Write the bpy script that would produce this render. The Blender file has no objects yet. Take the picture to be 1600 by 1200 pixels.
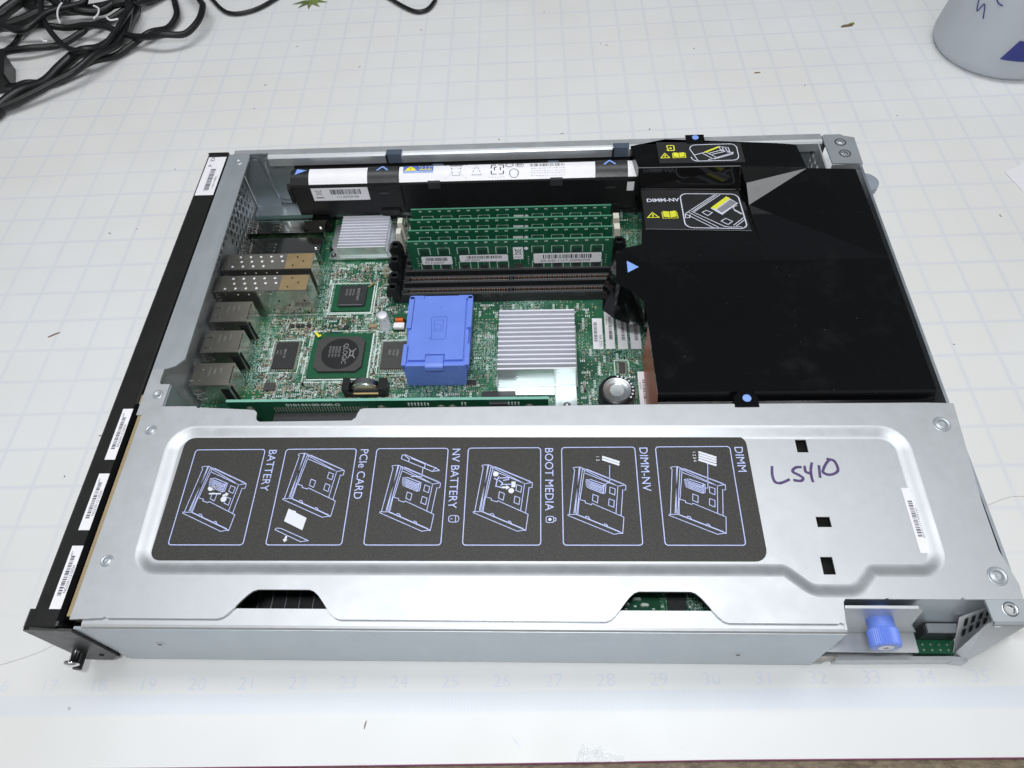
import bpy, math, random
from mathutils import Vector, Matrix
from mathutils.geometry import tessellate_polygon
R = math.radians
S = 0.0254                      # all sizes below are written in inches and built in metres
scn = bpy.context.scene

# ------------------------------------------------------------------ camera, light, exposure
cam = bpy.data.cameras.new('camera'); camo = bpy.data.objects.new('camera', cam); scn.collection.objects.link(camo)
camo.location = Vector((0.95679, -15.53008, 14.92344)) * S
camo.matrix_world = Matrix.Translation(camo.location) @ (Matrix.Rotation(0.07609, 4, 'Z') @ Matrix.Rotation(0.59383, 4, 'X') @ Matrix.Rotation(-0.09089, 4, 'Z'))
cam.sensor_width = 36; cam.lens = 36 * 1.14588 / 1.6
cam.clip_start = 0.01; cam.clip_end = 100
scn.camera = camo

w = bpy.data.worlds.new('World'); scn.world = w; w.use_nodes = True
nt = w.node_tree; nt.nodes.clear()
out = nt.nodes.new('ShaderNodeOutputWorld'); bg = nt.nodes.new('ShaderNodeBackground')
tc = nt.nodes.new('ShaderNodeTexCoord'); sp = nt.nodes.new('ShaderNodeSeparateXYZ'); rp = nt.nodes.new('ShaderNodeValToRGB')
mr = nt.nodes.new('ShaderNodeMapRange'); mr.inputs['From Min'].default_value = -1; mr.inputs['From Max'].default_value = 1
nt.links.new(tc.outputs['Generated'], sp.inputs[0]); nt.links.new(sp.outputs['Y'], mr.inputs['Value']); nt.links.new(mr.outputs[0], rp.inputs[0])
e = rp.color_ramp.elements                       # the room: brighter behind the photographer, dim ahead
e[0].position = 0.15; e[0].color = (0.62, 0.64, 0.66, 1)
e[1].position = 0.80; e[1].color = (0.20, 0.22, 0.25, 1)
nt.links.new(rp.outputs[0], bg.inputs['Color']); bg.inputs['Strength'].default_value = 0.45
nt.links.new(bg.outputs[0], out.inputs[0])

def area(name, loc, target, sx, sy, power, col):
    l = bpy.data.lights.new(name, 'AREA'); l.shape = 'RECTANGLE'; l.size = sx * S; l.size_y = sy * S
    l.energy = power; l.color = col
    o = bpy.data.objects.new(name, l); scn.collection.objects.link(o)
    o.location = Vector(loc) * S
    o.rotation_euler = (Vector(target) - Vector(loc)).to_track_quat('-Z', 'Y').to_euler()
    return o
area('ceiling_lamp', (0, 10, 84), (0, 2, 0), 80, 24, 22, (0.97, 0.985, 1.0))
area('room_fill', (-8, -70, 78), (0, -5, 0), 60, 40, 8.5, (1.0, 0.98, 0.95))  # added fill light behind the camera, for soft light on front faces
area('camera_flash', (0.2, -15.6, 21.5), (0.2, 6.0, 0), 2.6, 1.8, 1.6, (0.93, 0.97, 1.0))

vs = scn.view_settings
vs.view_transform = 'Standard'; vs.look = 'None'; vs.exposure = 0; vs.gamma = 1; vs.use_curve_mapping = False
scn.render.engine = 'CYCLES'

# ------------------------------------------------------------------ materials
def newmat(name):
    m = bpy.data.materials.new(name); m.use_nodes = True
    return m, m.node_tree, m.node_tree.nodes['Principled BSDF']
def coords(nt, scale=(1, 1, 1)):
    t = nt.nodes.new('ShaderNodeTexCoord'); mp = nt.nodes.new('ShaderNodeMapping')
    mp.inputs['Scale'].default_value = [k / S for k in scale]
    nt.links.new(t.outputs['Object'], mp.inputs[0])
    return mp.outputs[0]
def noise(nt, vec, scale, detail=3, rough=0.55):
    n = nt.nodes.new('ShaderNodeTexNoise'); n.inputs['Scale'].default_value = scale
    n.inputs['Detail'].default_value = detail; n.inputs['Roughness'].default_value = rough
    nt.links.new(vec, n.inputs['Vector']); return n.outputs['Fac']
def rng(nt, val, a, b, c, d, clamp=True):
    n = nt.nodes.new('ShaderNodeMapRange'); n.clamp = clamp
    for k, v in zip(('From Min', 'From Max', 'To Min', 'To Max'), (a, b, c, d)): n.inputs[k].default_value = v
    nt.links.new(val, n.inputs['Value']); return n.outputs[0]
def mixc(nt, fac, a, b):
    n = nt.nodes.new('ShaderNodeMix'); n.data_type = 'RGBA'
    for i, v in ((0, fac), (6, a), (7, b)):
        if hasattr(v, 'node'): nt.links.new(v, n.inputs[i])
        else: n.inputs[i].default_value = v if i == 0 else (*v, 1)
    return n.outputs[2]
def math_(nt, op, a, b=0.0, c=None):
    n = nt.nodes.new('ShaderNodeMath'); n.operation = op
    for i, v in enumerate((a, b) if c is None else (a, b, c)):
        if hasattr(v, 'node'): nt.links.new(v, n.inputs[i])
        else: n.inputs[i].default_value = v
    return n.outputs[0]
def bump(nt, p, h, strength, dist=0.002):
    b = nt.nodes.new('ShaderNodeBump'); b.inputs['Strength'].default_value = strength; b.inputs['Distance'].default_value = dist * S
    nt.links.new(h, b.inputs['Height']); nt.links.new(b.outputs[0], p.inputs['Normal'])
M = {}
def plain(name, col, rough=0.5, metal=0.0, var=0.08, sc=3.0, bmp=0.0, bsc=60, spec=0.5):
    m, nt, p = newmat(name); v = coords(nt)
    n = noise(nt, v, sc)
    lo = tuple(c * (1 - var) for c in col); hi = tuple(min(1, c * (1 + var)) for c in col)
    nt.links.new(mixc(nt, rng(nt, n, .3, .7, 0, 1), lo, hi), p.inputs['Base Color'])
    p.inputs['Metallic'].default_value = metal; p.inputs['Specular IOR Level'].default_value = spec
    nt.links.new(rng(nt, noise(nt, v, sc * 2.3), .3, .7, rough * .88, min(1, rough * 1.12)), p.inputs['Roughness'])
    if bmp: bump(nt, p, noise(nt, v, bsc, 2), bmp)
    M[name] = m; return m
def steel(name, col, rough, metal=0.8, streak=(1, 1, 1)):
    m, nt, p = newmat(name); v = coords(nt, streak); v0 = coords(nt)
    n = noise(nt, v, 5.0, 5); big = noise(nt, v0, .6, 2)
    c = mixc(nt, rng(nt, n, .35, .65, 0, 1), tuple(k * .97 for k in col), tuple(min(1, k * 1.02) for k in col))
    c = mixc(nt, rng(nt, big, .4, .7, 0, .4), c, tuple(k * .95 for k in col))
    nt.links.new(c, p.inputs['Base Color']); p.inputs['Metallic'].default_value = metal
    nt.links.new(math_(nt, 'MULTIPLY', rng(nt, n, .3, .7, .94, 1.06), rng(nt, noise(nt, v0, 1.6, 5, .65), .35, .65, rough * .93, rough * 1.08)), p.inputs['Roughness'])
    bump(nt, p, noise(nt, v, 40, 3), .12)
    M[name] = m
steel('zinc', (.60, .62, .64), .46, .68)
steel('zinc_brushed', (.50, .54, .57), .42, .6, (1, .12, 1))
steel('inner_zinc', (.52, .57, .61), .36, .85)
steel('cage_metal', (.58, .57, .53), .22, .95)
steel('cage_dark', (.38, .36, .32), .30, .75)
steel('chrome', (.8, .8, .8), .15, 1.0)
steel('aluminium', (.86, .86, .93), .50, .35, (.15, 1, 1))
steel('sink_side', (.68, .74, .74), .30, .85)
steel('copper', (.58, .17, .09), .42, .35, (1, .2, .2))
steel('cage_mirror', (.55, .53, .48), .10, 1.0)
plain('gold_sheen', (.52, .38, .20), .35, .6)
plain('bezel_black', (.016, .0155, .015), .34, 0, .1, 2, .05, 80, .35)
plain('gloss_black', (.0030, .0030, .0033), .12, 0, .3, 1.2, 0, 60, .32)
def mat_gloss():
    m, nt, p = newmat('cover_black'); v = coords(nt)
    vo = nt.nodes.new('ShaderNodeTexVoronoi'); vo.inputs['Scale'].default_value = 4.5; nt.links.new(v, vo.inputs['Vector'])
    dust = math_(nt, 'MULTIPLY', rng(nt, vo.outputs['Distance'], .02, .06, 1, 0), rng(nt, noise(nt, v, 1.3, 2), .48, .6, 0, 1))
    v2 = coords(nt, (.25, 6, 1)); scr = rng(nt, noise(nt, v2, 3, 2, .7), .735, .75, 0, .35)
    sm = rng(nt, noise(nt, v, 1.1, 4, .65), .55, .75, 0, 1)
    c = mixc(nt, math_(nt, 'MULTIPLY', sm, .5), (.0030, .0030, .0034), (.009, .009, .0095))
    c = mixc(nt, math_(nt, 'MULTIPLY', dust, .7), c, (.10, .09, .075)); c = mixc(nt, scr, c, (.035, .034, .034))
    nt.links.new(c, p.inputs['Base Color']); p.inputs['Specular IOR Level'].default_value = .5
    nt.links.new(math_(nt, 'ADD', rng(nt, sm, 0, 1, .10, .24), math_(nt, 'MULTIPLY', dust, .4)), p.inputs['Roughness'])
    bump(nt, p, noise(nt, v, .9, 2), .25, .02); M['cover_black'] = m
mat_gloss()
plain('matte_black', (.012, .012, .013), .42, 0, .15, 4, .15, 90, .35)
plain('grain_black', (.03, .03, .032), .36, 0, .2, 10, .7, 45, .5)
plain('socket_black', (.018, .018, .02), .35, 0, .2, 8)
plain('socket_grey', (.045, .045, .05), .3, 0, .2, 20)
plain('label_dark', (.022, .022, .022), .35, 0, .1, 3, 0, 60, .3)
plain('hole_black', (.004, .004, .004), .9, 0, .1)
plain('chip_black', (.030, .031, .033), .45, 0, .12, 10)
plain('chip_grey', (.060, .058, .056), .5, 0, .1, 10)
plain('chip_green', (.012, .05, .032), .4, 0, .1, 10)
plain('chip_die', (.018, .018, .019), .35, 0, .1, 10)
plain('chip_mark', (.30, .30, .30), .6)
plain('white_paper', (.90, .89, .92), .45, 0, .02)
plain('ink', (.05, .05, .07), .6)
plain('ink_grey', (.28, .28, .32), .6)
plain('line_blue', (.52, .58, .92), .5, 0, .02)
plain('line_white', (.76, .78, .88), .5, 0, .02)
plain('blue_plastic', (.165, .27, .80), .34, 0, .05, 1.5, .1, 60)
plain('blue_plastic_dark', (.09, .16, .60), .38, 0, .05)
plain('arrow_blue', (.25, .42, .95), .4)
plain('yellow', (.86, .86, .06), .5)
plain('warn_yellow', (.95, .80, .03), .5)
plain('pic_blue', (.10, .17, .52), .5)
plain('pic_lightblue', (.35, .45, .80), .5)
plain('marker_purple', (.085, .05, .16), .5, 0, .35, 14)
plain('ivory', (.74, .72, .62), .45)
plain('silk_white', (.72, .80, .76), .6)
plain('pad_tin', (.62, .60, .52), .3, .7)
plain('pad_gold', (.55, .40, .18), .35, .6)
plain('cap_tan', (.34, .25, .15), .5)
plain('resist_black', (.02, .02, .025), .4)
plain('pcb_edge', (.22, .50, .40), .4)
plain('orange_wire', (.55, .10, .015), .3, .5)
plain('cable_black', (.006, .0065, .0065), .38, 0, .2, 3, .1, 30)
plain('navy_print', (.03, .04, .22), .5)
plain('leaf_green', (.16, .22, .05), .6, 0, .3, 10)
plain('leaf_brown', (.16, .11, .06), .7, 0, .3, 10)
plain('crumb', (.24, .18, .15), .8)
plain('tan_foam', (.36, .28, .16), .7)
plain('grey_plastic', (.30, .33, .38), .5)
plain('slot_clip', (.085, .11, .15), .35)
plain('cover_label', (.028, .028, .03), .42, 0, .1, 3, 0, 60, .4)

def pcb_mat(name, base, density=1.0):
    m, nt, p = newmat(name); v = coords(nt)
    def snap(sx, sy, off=0):
        s = nt.nodes.new('ShaderNodeVectorMath'); s.operation = 'MULTIPLY'; s.inputs[1].default_value = (sx, sy, 0); nt.links.new(v, s.inputs[0])
        a = nt.nodes.new('ShaderNodeVectorMath'); a.operation = 'ADD'; a.inputs[1].default_value = (off, off * 1.7, 0); nt.links.new(s.outputs[0], a.inputs[0])
        f = nt.nodes.new('ShaderNodeVectorMath'); f.operation = 'FLOOR'; nt.links.new(a.outputs[0], f.inputs[0])
        wn = nt.nodes.new('ShaderNodeTexWhiteNoise'); nt.links.new(f.outputs[0], wn.inputs['Vector'])
        fr = nt.nodes.new('ShaderNodeVectorMath'); fr.operation = 'FRACTION'; nt.links.new(a.outputs[0], fr.inputs[0])
        sp = nt.nodes.new('ShaderNodeSeparateXYZ'); nt.links.new(fr.outputs[0], sp.inputs[0])
        return wn.outputs['Value'], sp.outputs['X'], sp.outputs['Y']
    def rect(val, fx, fy, thr, x0, x1, y0, y1):
        t = math_(nt, 'GREATER_THAN', val, thr)
        for f, a, b in ((fx, x0, x1), (fy, y0, y1)):
            t = math_(nt, 'MULTIPLY', t, math_(nt, 'MULTIPLY', math_(nt, 'GREATER_THAN', f, a), math_(nt, 'LESS_THAN', f, b)))
        return t
    zone = rng(nt, noise(nt, v, .9, 2), .42, .58, 0, 1)
    n1 = noise(nt, v, 1.6, 3)
    col = mixc(nt, rng(nt, n1, .42, .56, 0, 1), base, (base[0] * 1.7, base[1] * 1.55, base[2] * 1.1))
    # copper pours a little lighter, in straight-edged areas
    val, fx, fy = snap(1.7, 2.1, 3.3)
    col = mixc(nt, math_(nt, 'MULTIPLY', math_(nt, 'GREATER_THAN', val, .78), .7), col, (base[0] * 2.6, base[1] * 2.0, base[2] * 1.2))
    # traces: thin parallel runs in both directions, broken by cells
    for sx, sy, off, ax in ((1.3, 2.4, 7.7, 0), (2.6, 1.1, 1.9, 1)):
        val, fx, fy = snap(sx, sy, off)
        sep = nt.nodes.new('ShaderNodeSeparateXYZ'); nt.links.new(v, sep.inputs[0])
        w_ = math_(nt, 'FRACT', math_(nt, 'MULTIPLY', sep.outputs['Y' if ax == 0 else 'X'], 15.0))
        t = math_(nt, 'MULTIPLY', math_(nt, 'GREATER_THAN', w_, .62), math_(nt, 'GREATER_THAN', val, .55))
        col = mixc(nt, math_(nt, 'MULTIPLY', t, .42), col, (base[0] * 3.5, base[1] * 2.6, base[2] * 2.4))
    silk = (.40, .56, .50)
    for sx, sy, off, thr, r in ((17, 17, .2, .52, (.25, .75, .3, .7)), (9, 22, 5.1, .62, (.1, .8, .35, .6)), (24, 10, 9.4, .66, (.35, .65, .1, .85)), (31, 31, 2.4, .60, (.2, .8, .2, .8))):
        val, fx, fy = snap(sx, sy, off)
        t = rect(val, fx, fy, 1 - (1 - thr) * density, *r)
        t = math_(nt, 'MULTIPLY', t, zone)
        col = mixc(nt, math_(nt, 'MULTIPLY', t, .85), col, silk)
    val, fx, fy = snap(11, 11, 4.4)                                  # vias
    dx = math_(nt, 'SUBTRACT', fx, .5); dy = math_(nt, 'SUBTRACT', fy, .5)
    rr = math_(nt, 'ADD', math_(nt, 'MULTIPLY', dx, dx), math_(nt, 'MULTIPLY', dy, dy))
    ring = math_(nt, 'MULTIPLY', math_(nt, 'LESS_THAN', rr, .035), math_(nt, 'GREATER_THAN', val, .7))
    col = mixc(nt, ring, col, (.45, .40, .22))
    nt.links.new(col, p.inputs['Base Color']); p.inputs['Roughness'].default_value = .35
    M[name] = m
pcb_mat('board_green', (.008, .068, .042), 1.0)
pcb_mat('dimm_green', (.010, .105, .050), .12)
plain('dimm_edge', (.07, .24, .15), .4)
plain('dimm_plain', (.011, .098, .050), .35, 0, .12, 6)
plain('package_green', (.012, .10, .045), .35, 0, .12, 8)

def mat_cutting():
    m, nt, p = newmat('cutting_mat_vinyl'); v = coords(nt)
    sep = nt.nodes.new('ShaderNodeSeparateXYZ'); nt.links.new(v, sep.inputs[0])
    wob = noise(nt, v, .35, 2)
    lines = None
    for ax in ('X', 'Y'):
        f = math_(nt, 'ABSOLUTE', math_(nt, 'SUBTRACT', math_(nt, 'FRACT', math_(nt, 'ADD', sep.outputs[ax], 100.5)), .5))
        l = rng(nt, f, .0, .075, 1, 0)
        lines = l if lines is None else math_(nt, 'MAXIMUM', lines, l)
    inside = rng(nt, sep.outputs['Y'], -12.0, -8.0, 0, 1)
    lines = math_(nt, 'MULTIPLY', lines, inside)
    # ruler band of fine ticks along the front
    tick = math_(nt, 'GREATER_THAN', math_(nt, 'FRACT', math_(nt, 'MULTIPLY', sep.outputs['X'], 16.0)), .5)
    band = math_(nt, 'MULTIPLY', rng(nt, sep.outputs['Y'], -12.98, -12.90, 0, 1), rng(nt, sep.outputs['Y'], -12.60, -12.55, 1, 0))
    band = math_(nt, 'MULTIPLY', band, math_(nt, 'ADD', math_(nt, 'MULTIPLY', tick, .35), .55))
    fade = rng(nt, noise(nt, v, .22, 2), .35, .65, .65, 1.0)
    base = mixc(nt, rng(nt, wob, .35, .65, 0, 1), (.82, .825, .82), (.85, .855, .855))
    warm = rng(nt, noise(nt, v, .12, 2), .4, .65, 0, .4)
    base = mixc(nt, warm, base, (.80, .77, .72))
    col = mixc(nt, math_(nt, 'MULTIPLY', math_(nt, 'MULTIPLY', lines, fade), .36), base, (.56, .61, .76))
    col = mixc(nt, math_(nt, 'MULTIPLY', math_(nt, 'MULTIPLY', band, fade), .48), col, (.62, .72, .90))
    # scuffs, stains and tiny specks
    st = rng(nt, noise(nt, v, 2.2, 5, .7), .66, .76, 0, .22)
    col = mixc(nt, st, col, (.55, .48, .36))
    vo = nt.nodes.new('ShaderNodeTexVoronoi'); vo.inputs['Scale'].default_value = .55; nt.links.new(v, vo.inputs['Vector'])
    spk = rng(nt, vo.outputs['Distance'], .008, .025, .6, 0)
    col = mixc(nt, spk, col, (.30, .18, .22))
    nt.links.new(col, p.inputs['Base Color'])
    p.inputs['Specular IOR Level'].default_value = .35
    nt.links.new(rng(nt, noise(nt, v, 1.2, 4), .3, .7, .42, .6), p.inputs['Roughness'])
    bump(nt, p, noise(nt, v, 25, 3), .08)
    M['cutting_mat_vinyl'] = m
mat_cutting()
def mat_table():
    m, nt, p = newmat('table_wood'); v = coords(nt, (1, 2.5, 1))
    n = noise(nt, v, 4, 6, .7); n2 = noise(nt, v, 14, 4, .7)
    c = mixc(nt, rng(nt, n, .35, .65, 0, 1), (.10, .07, .045), (.26, .21, .14))
    c = mixc(nt, rng(nt, n2, .6, .72, 0, .7), c, (.45, .42, .34))
    nt.links.new(c, p.inputs['Base Color']); p.inputs['Roughness'].default_value = .7
    M['table_wood'] = m
mat_table()
def mat_label():
    m, nt, p = newmat('instruction_black'); v = coords(nt)
    n = noise(nt, v, 55, 2, .6); n2 = noise(nt, v, 90, 1)
    c = mixc(nt, rng(nt, n, .5, .72, 0, 1), (.034, .033, .031), (.085, .083, .078))
    c = mixc(nt, rng(nt, n2, .66, .74, 0, 1), c, (.20, .19, .14))
    nt.links.new(c, p.inputs['Base Color']); p.inputs['Roughness'].default_value = .55
    p.inputs['Specular IOR Level'].default_value = .35
    bump(nt, p, n, .3); M['instruction_black'] = m
mat_label()
def mat_frost():
    m, nt, p = newmat('frosted_plastic'); v = coords(nt)
    nt.links.new(mixc(nt, noise(nt, v, 1.1), (.66, .70, .76), (.76, .79, .83)), p.inputs['Base Color'])
    p.inputs['Roughness'].default_value = .35; p.inputs['Transmission Weight'].default_value = .35; p.inputs['IOR'].default_value = 1.2; p.inputs['Subsurface Weight'].default_value = .2
    p.inputs['Subsurface Radius'].default_value = (.01, .01, .01)
    M['frosted_plastic'] = m
mat_frost()
def mat_tape():
    m, nt, p = newmat('clear_tape'); v = coords(nt)
    p.inputs['Base Color'].default_value = (.85, .88, .9, 1); p.inputs['Roughness'].default_value = .18
    nt.links.new(rng(nt, noise(nt, v, 6), .4, .6, .15, .6), p.inputs['Alpha'])
    bump(nt, p, noise(nt, v, 5, 4), 1.0, .05); M['clear_tape'] = m
mat_tape()

# ------------------------------------------------------------------ mesh builder
class MB:
    def __init__(s, xf=None): s.v = []; s.f = []; s.m = []; s.sm = []; s.mats = []; s.xf = xf
    def mi(s, name):
        if name not in s.mats: s.mats.append(name)
        return s.mats.index(name)
    def raw(s, vs, fs, mat, smooth=False, flip=False):
        n = len(s.v)
        for p in vs:
            p = Vector(p); s.v.append(s.xf @ p if s.xf else p)
        k = s.mi(mat)
        for f in fs:
            f = [n + i for i in f]
            if flip: f = f[::-1]
            s.f.append(f); s.m.append(k); s.sm.append(smooth)
        return s
    def box(s, x0, y0, z0, x1, y1, z1, mat, top=None):
        vs = [(x0, y0, z0), (x1, y0, z0), (x1, y1, z0), (x0, y1, z0), (x0, y0, z1), (x1, y0, z1), (x1, y1, z1), (x0, y1, z1)]
        s.raw(vs, [(3, 2, 1, 0), (0, 1, 5, 4), (1, 2, 6, 5), (2, 3, 7, 6), (3, 0, 4, 7)], mat)
        s.raw(vs[4:], [(0, 1, 2, 3)], top or mat); return s
    def quad(s, a, b, c, d, mat): return s.raw([a, b, c, d], [(0, 1, 2, 3)], mat)
    def rect(s, x0, y0, x1, y1, z, mat): return s.quad((x0, y0, z), (x1, y0, z), (x1, y1, z), (x0, y1, z), mat)
    def prism(s, poly, t0, t1, mat, axis='z', side=None):
        """poly 2D (ccw) extruded from t0 to t1 along axis"""
        a = sum(poly[i][0] * poly[(i + 1) % len(poly)][1] - poly[(i + 1) % len(poly)][0] * poly[i][1] for i in range(len(poly)))
        if a < 0: poly = poly[::-1]
        n = len(poly)
        mk = {'z': lambda p, t: (p[0], p[1], t), 'y': lambda p, t: (p[0], t, p[1]), 'x': lambda p, t: (t, p[0], p[1])}[axis]
        fl = axis == 'y'
        vs = [mk(p, t0) for p in poly] + [mk(p, t1) for p in poly]
        s.raw(vs, [tuple(range(n, 2 * n)), tuple(range(n - 1, -1, -1))], mat, flip=fl)
        s.raw(vs, [(i, (i + 1) % n, n + (i + 1) % n, n + i) for i in range(n)], side or mat, flip=fl)
        return s
    def plate(s, outer, holes, z, th, mat, axis='z'):
        loops = [outer] + list(holes)
        pts = [p for l in loops for p in l]
        tris = tessellate_polygon([[Vector((p[0], p[1], 0)) for p in l] for l in loops])
        mk = {'z': lambda p, t: (p[0], p[1], t), 'y': lambda p, t: (p[0], t, p[1]), 'x': lambda p, t: (t, p[0], p[1])}[axis]
        top = []
        for t in tris:
            a, b, c = (pts[i] for i in t)
            cr = (b[0] - a[0]) * (c[1] - a[1]) - (b[1] - a[1]) * (c[0] - a[0])
            if abs(cr) < 1e-12: continue
            top.append(tuple(t) if cr > 0 else (t[0], t[2], t[1]))
        fl = axis == 'y'
        n = len(pts); vs = [mk(p, z) for p in pts] + [mk(p, z - th) for p in pts]
        s.raw(vs, top + [tuple(i + n for i in t[::-1]) for t in top], mat, flip=fl)
        k = 0; sides = []
        for li, l in enumerate(loops):
            a = sum(l[i][0] * l[(i + 1) % len(l)][1] - l[(i + 1) % len(l)][0] * l[i][1] for i in range(len(l)))
            ccw = a > 0
            for i in range(len(l)):
                p, q = k + i, k + (i + 1) % len(l)
                f = (q, p, p + n, q + n)
                if (li == 0) != ccw: f = f[::-1]
                f = f[::-1]
                sides.append(f)
            k += len(l)
        s.raw(vs, sides, mat, flip=fl); return s
    def cyl(s, c, r, h, mat, axis='z', n=24, top=None, r2=None, smooth=True, cap=True):
        c = Vector(c); r2 = r if r2 is None else r2
        ax = {'x': (Vector((0, 1, 0)), Vector((0, 0, 1)), Vector((1, 0, 0))), 'y': (Vector((0, 0, 1)), Vector((1, 0, 0)), Vector((0, 1, 0))), 'z': (Vector((1, 0, 0)), Vector((0, 1, 0)), Vector((0, 0, 1)))}[axis]
        vs = []
        for rr, t in ((r, 0), (r2, h)):
            for i in range(n):
                a = 2 * math.pi * i / n
                vs.append(c + ax[0] * math.cos(a) * rr + ax[1] * math.sin(a) * rr + ax[2] * t)
        s.raw(vs, [(i, (i + 1) % n, n + (i + 1) % n, n + i) for i in range(n)], mat, smooth)
        if cap:
            s.raw(vs[n:], [tuple(range(n))], top or mat); s.raw(vs[:n], [tuple(range(n - 1, -1, -1))], mat)
        return s
    def lathe(s, c, prof, mat, n=32, axis='z'):
        c = Vector(c); vs = []
        for r_, t in prof:
            for i in range(n):
                a = 2 * math.pi * i / n; x, y = math.cos(a) * r_, math.sin(a) * r_
                vs.append(c + (Vector((x, y, t)) if axis == 'z' else Vector((x, -t, y))))
        fs = []
        for k in range(len(prof) - 1):
            for i in range(n): fs.append((k * n + i, k * n + (i + 1) % n, (k + 1) * n + (i + 1) % n, (k + 1) * n + i))
        s.raw(vs, fs, mat, True); return s
    def tube(s, pts, r, mat, n=10, sub=6):
        P = [Vector(p) for p in pts]
        if sub > 1 and len(P) > 2:
            Q = []
            for i in range(len(P) - 1):
                a, b, c, d = P[max(i - 1, 0)], P[i], P[i + 1], P[min(i + 2, len(P) - 1)]
                for k in range(sub):
                    t = k / sub
                    Q.append(.5 * ((2 * b) + (c - a) * t + (2 * a - 5 * b + 4 * c - d) * t * t + (3 * b - a - 3 * c + d) * t ** 3))
            Q.append(P[-1]); P = Q
        vs = []; up = Vector((0, 0, 1)); fs = []
        for i, p in enumerate(P):
            d = (P[min(i + 1, len(P) - 1)] - P[max(i - 1, 0)]).normalized()
            u = d.cross(up)
            if u.length < 1e-3: u = d.cross(Vector((0, 1, 0)))
            u.normalize(); w_ = u.cross(d)
            for k in range(n):
                a = 2 * math.pi * k / n; vs.append(p + (u * math.cos(a) + w_ * math.sin(a)) * r)
        for i in range(len(P) - 1):
            for k in range(n): fs.append((i * n + k, (i + 1) * n + k, (i + 1) * n + (k + 1) % n, i * n + (k + 1) % n))
        fs += [tuple(range(n)), tuple(range(len(vs) - 1, len(vs) - n - 1, -1))]
        s.raw(vs, fs, mat, True); return s
    def line(s, pts, w_, fr, mat, dz=0.0, joint=True):
        """flat stroke; fr = (origin, u, v) maps 2D points onto a surface"""
        o, u, v = (Vector(k) for k in fr); nn = u.cross(v).normalized() * dz
        for (x0, y0), (x1, y1) in zip(pts, pts[1:]):
            d = Vector((x1 - x0, y1 - y0)); l = d.length
            if l < 1e-6: continue
            d /= l; e_ = d * w_ * .45; p = Vector((-d.y, d.x)) * w_ / 2
            q = [(x0 - e_.x + p.x, y0 - e_.y + p.y), (x0 - e_.x - p.x, y0 - e_.y - p.y), (x1 + e_.x - p.x, y1 + e_.y - p.y), (x1 + e_.x + p.x, y1 + e_.y + p.y)]
            s.raw([o + u * a + v * b + nn for a, b in q], [(0, 1, 2, 3)], mat)
            nn = nn + u.cross(v).normalized() * .00004
        return s
    def poly(s, pts, fr, mat, dz=0.0):
        o, u, v = (Vector(k) for k in fr); nn = u.cross(v).normalized() * dz
        s.raw([o + u * a + v * b + nn for a, b in pts], [tuple(range(len(pts)))], mat); return s
    def text(s, txt, fr, size, mat, dz=0.0, sx=1.0, ax='LEFT', bold=0.0):
        cu = bpy.data.curves.new('t', 'FONT'); cu.body = txt; cu.size = size; cu.align_x = ax; cu.resolution_u = 3; cu.offset = bold
        ob = bpy.data.objects.new('t', cu); scn.collection.objects.link(ob)
        bpy.context.view_layer.update()
        me = ob.evaluated_get(bpy.context.evaluated_depsgraph_get()).to_mesh()
        o, u, v = (Vector(k) for k in fr); nn = u.cross(v).normalized() * dz
        s.raw([o + u * p.co.x * sx + v * p.co.y + nn for p in me.vertices], [tuple(f.vertices) for f in me.polygons], mat)
        ob.to_mesh_clear(); bpy.data.objects.remove(ob); bpy.data.curves.remove(cu); return s
    def bars(s, fr, w_, h, mat, seed=1, dz=0.0, dens=30):
        rnd = random.Random(seed); x = 0
        while x < w_:
            b = rnd.choice([1, 1, 2, 3]) * w_ / dens / 3
            s.poly([(x, 0), (x + b, 0), (x + b, h), (x, h)], fr, mat, dz); x += b + rnd.choice([1, 1, 2, 2]) * w_ / dens / 3
        return s
    def build(s, name, parent=None, bevel=0.0, base=None, smooth=False):
        me = bpy.data.meshes.new(name)
        b = Vector(base) if base else (Vector(parent['base']) if parent and 'base' in parent else Vector((0, 0, 0)))
        me.from_pydata([(p - b) * S for p in s.v], [], s.f)
        for k in s.mats: me.materials.append(M[k])
        me.polygons.foreach_set('material_index', s.m)
        me.polygons.foreach_set('use_smooth', [True if smooth else q for q in s.sm])
        me.update()
        o = bpy.data.objects.new(name, me); scn.collection.objects.link(o)
        if parent:
            o.parent = parent
            if 'base' in parent: o['base'] = parent['base']
        if bevel:
            md = o.modifiers.new('edge', 'BEVEL'); md.width = bevel * S; md.segments = 2; md.limit_method = 'ANGLE'; md.angle_limit = R(40)
        return o
def tag(o, label, cat, group=None, kind=None):
    if label: o['label'] = label
    if cat: o['category'] = cat
    if group: o['group'] = group
    if kind: o['kind'] = kind
    return o
DEV = Matrix.Translation((0, -12.05, 0)) @ Matrix.Rotation(R(-1.15), 4, 'Z')      # where the server stands on the mat
def thing(name, label, cat, base=(0, 0, 0), group=None, dev=False):
    o = bpy.data.objects.new(name, None); scn.collection.objects.link(o); o.empty_display_size = .01
    o['base'] = list(base)
    p = DEV @ Vector(base) if dev else Vector(base)
    o.location = p * S
    if dev: o.rotation_euler = (0, 0, R(-1.15))
    return tag(o, label, cat, group)
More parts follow.
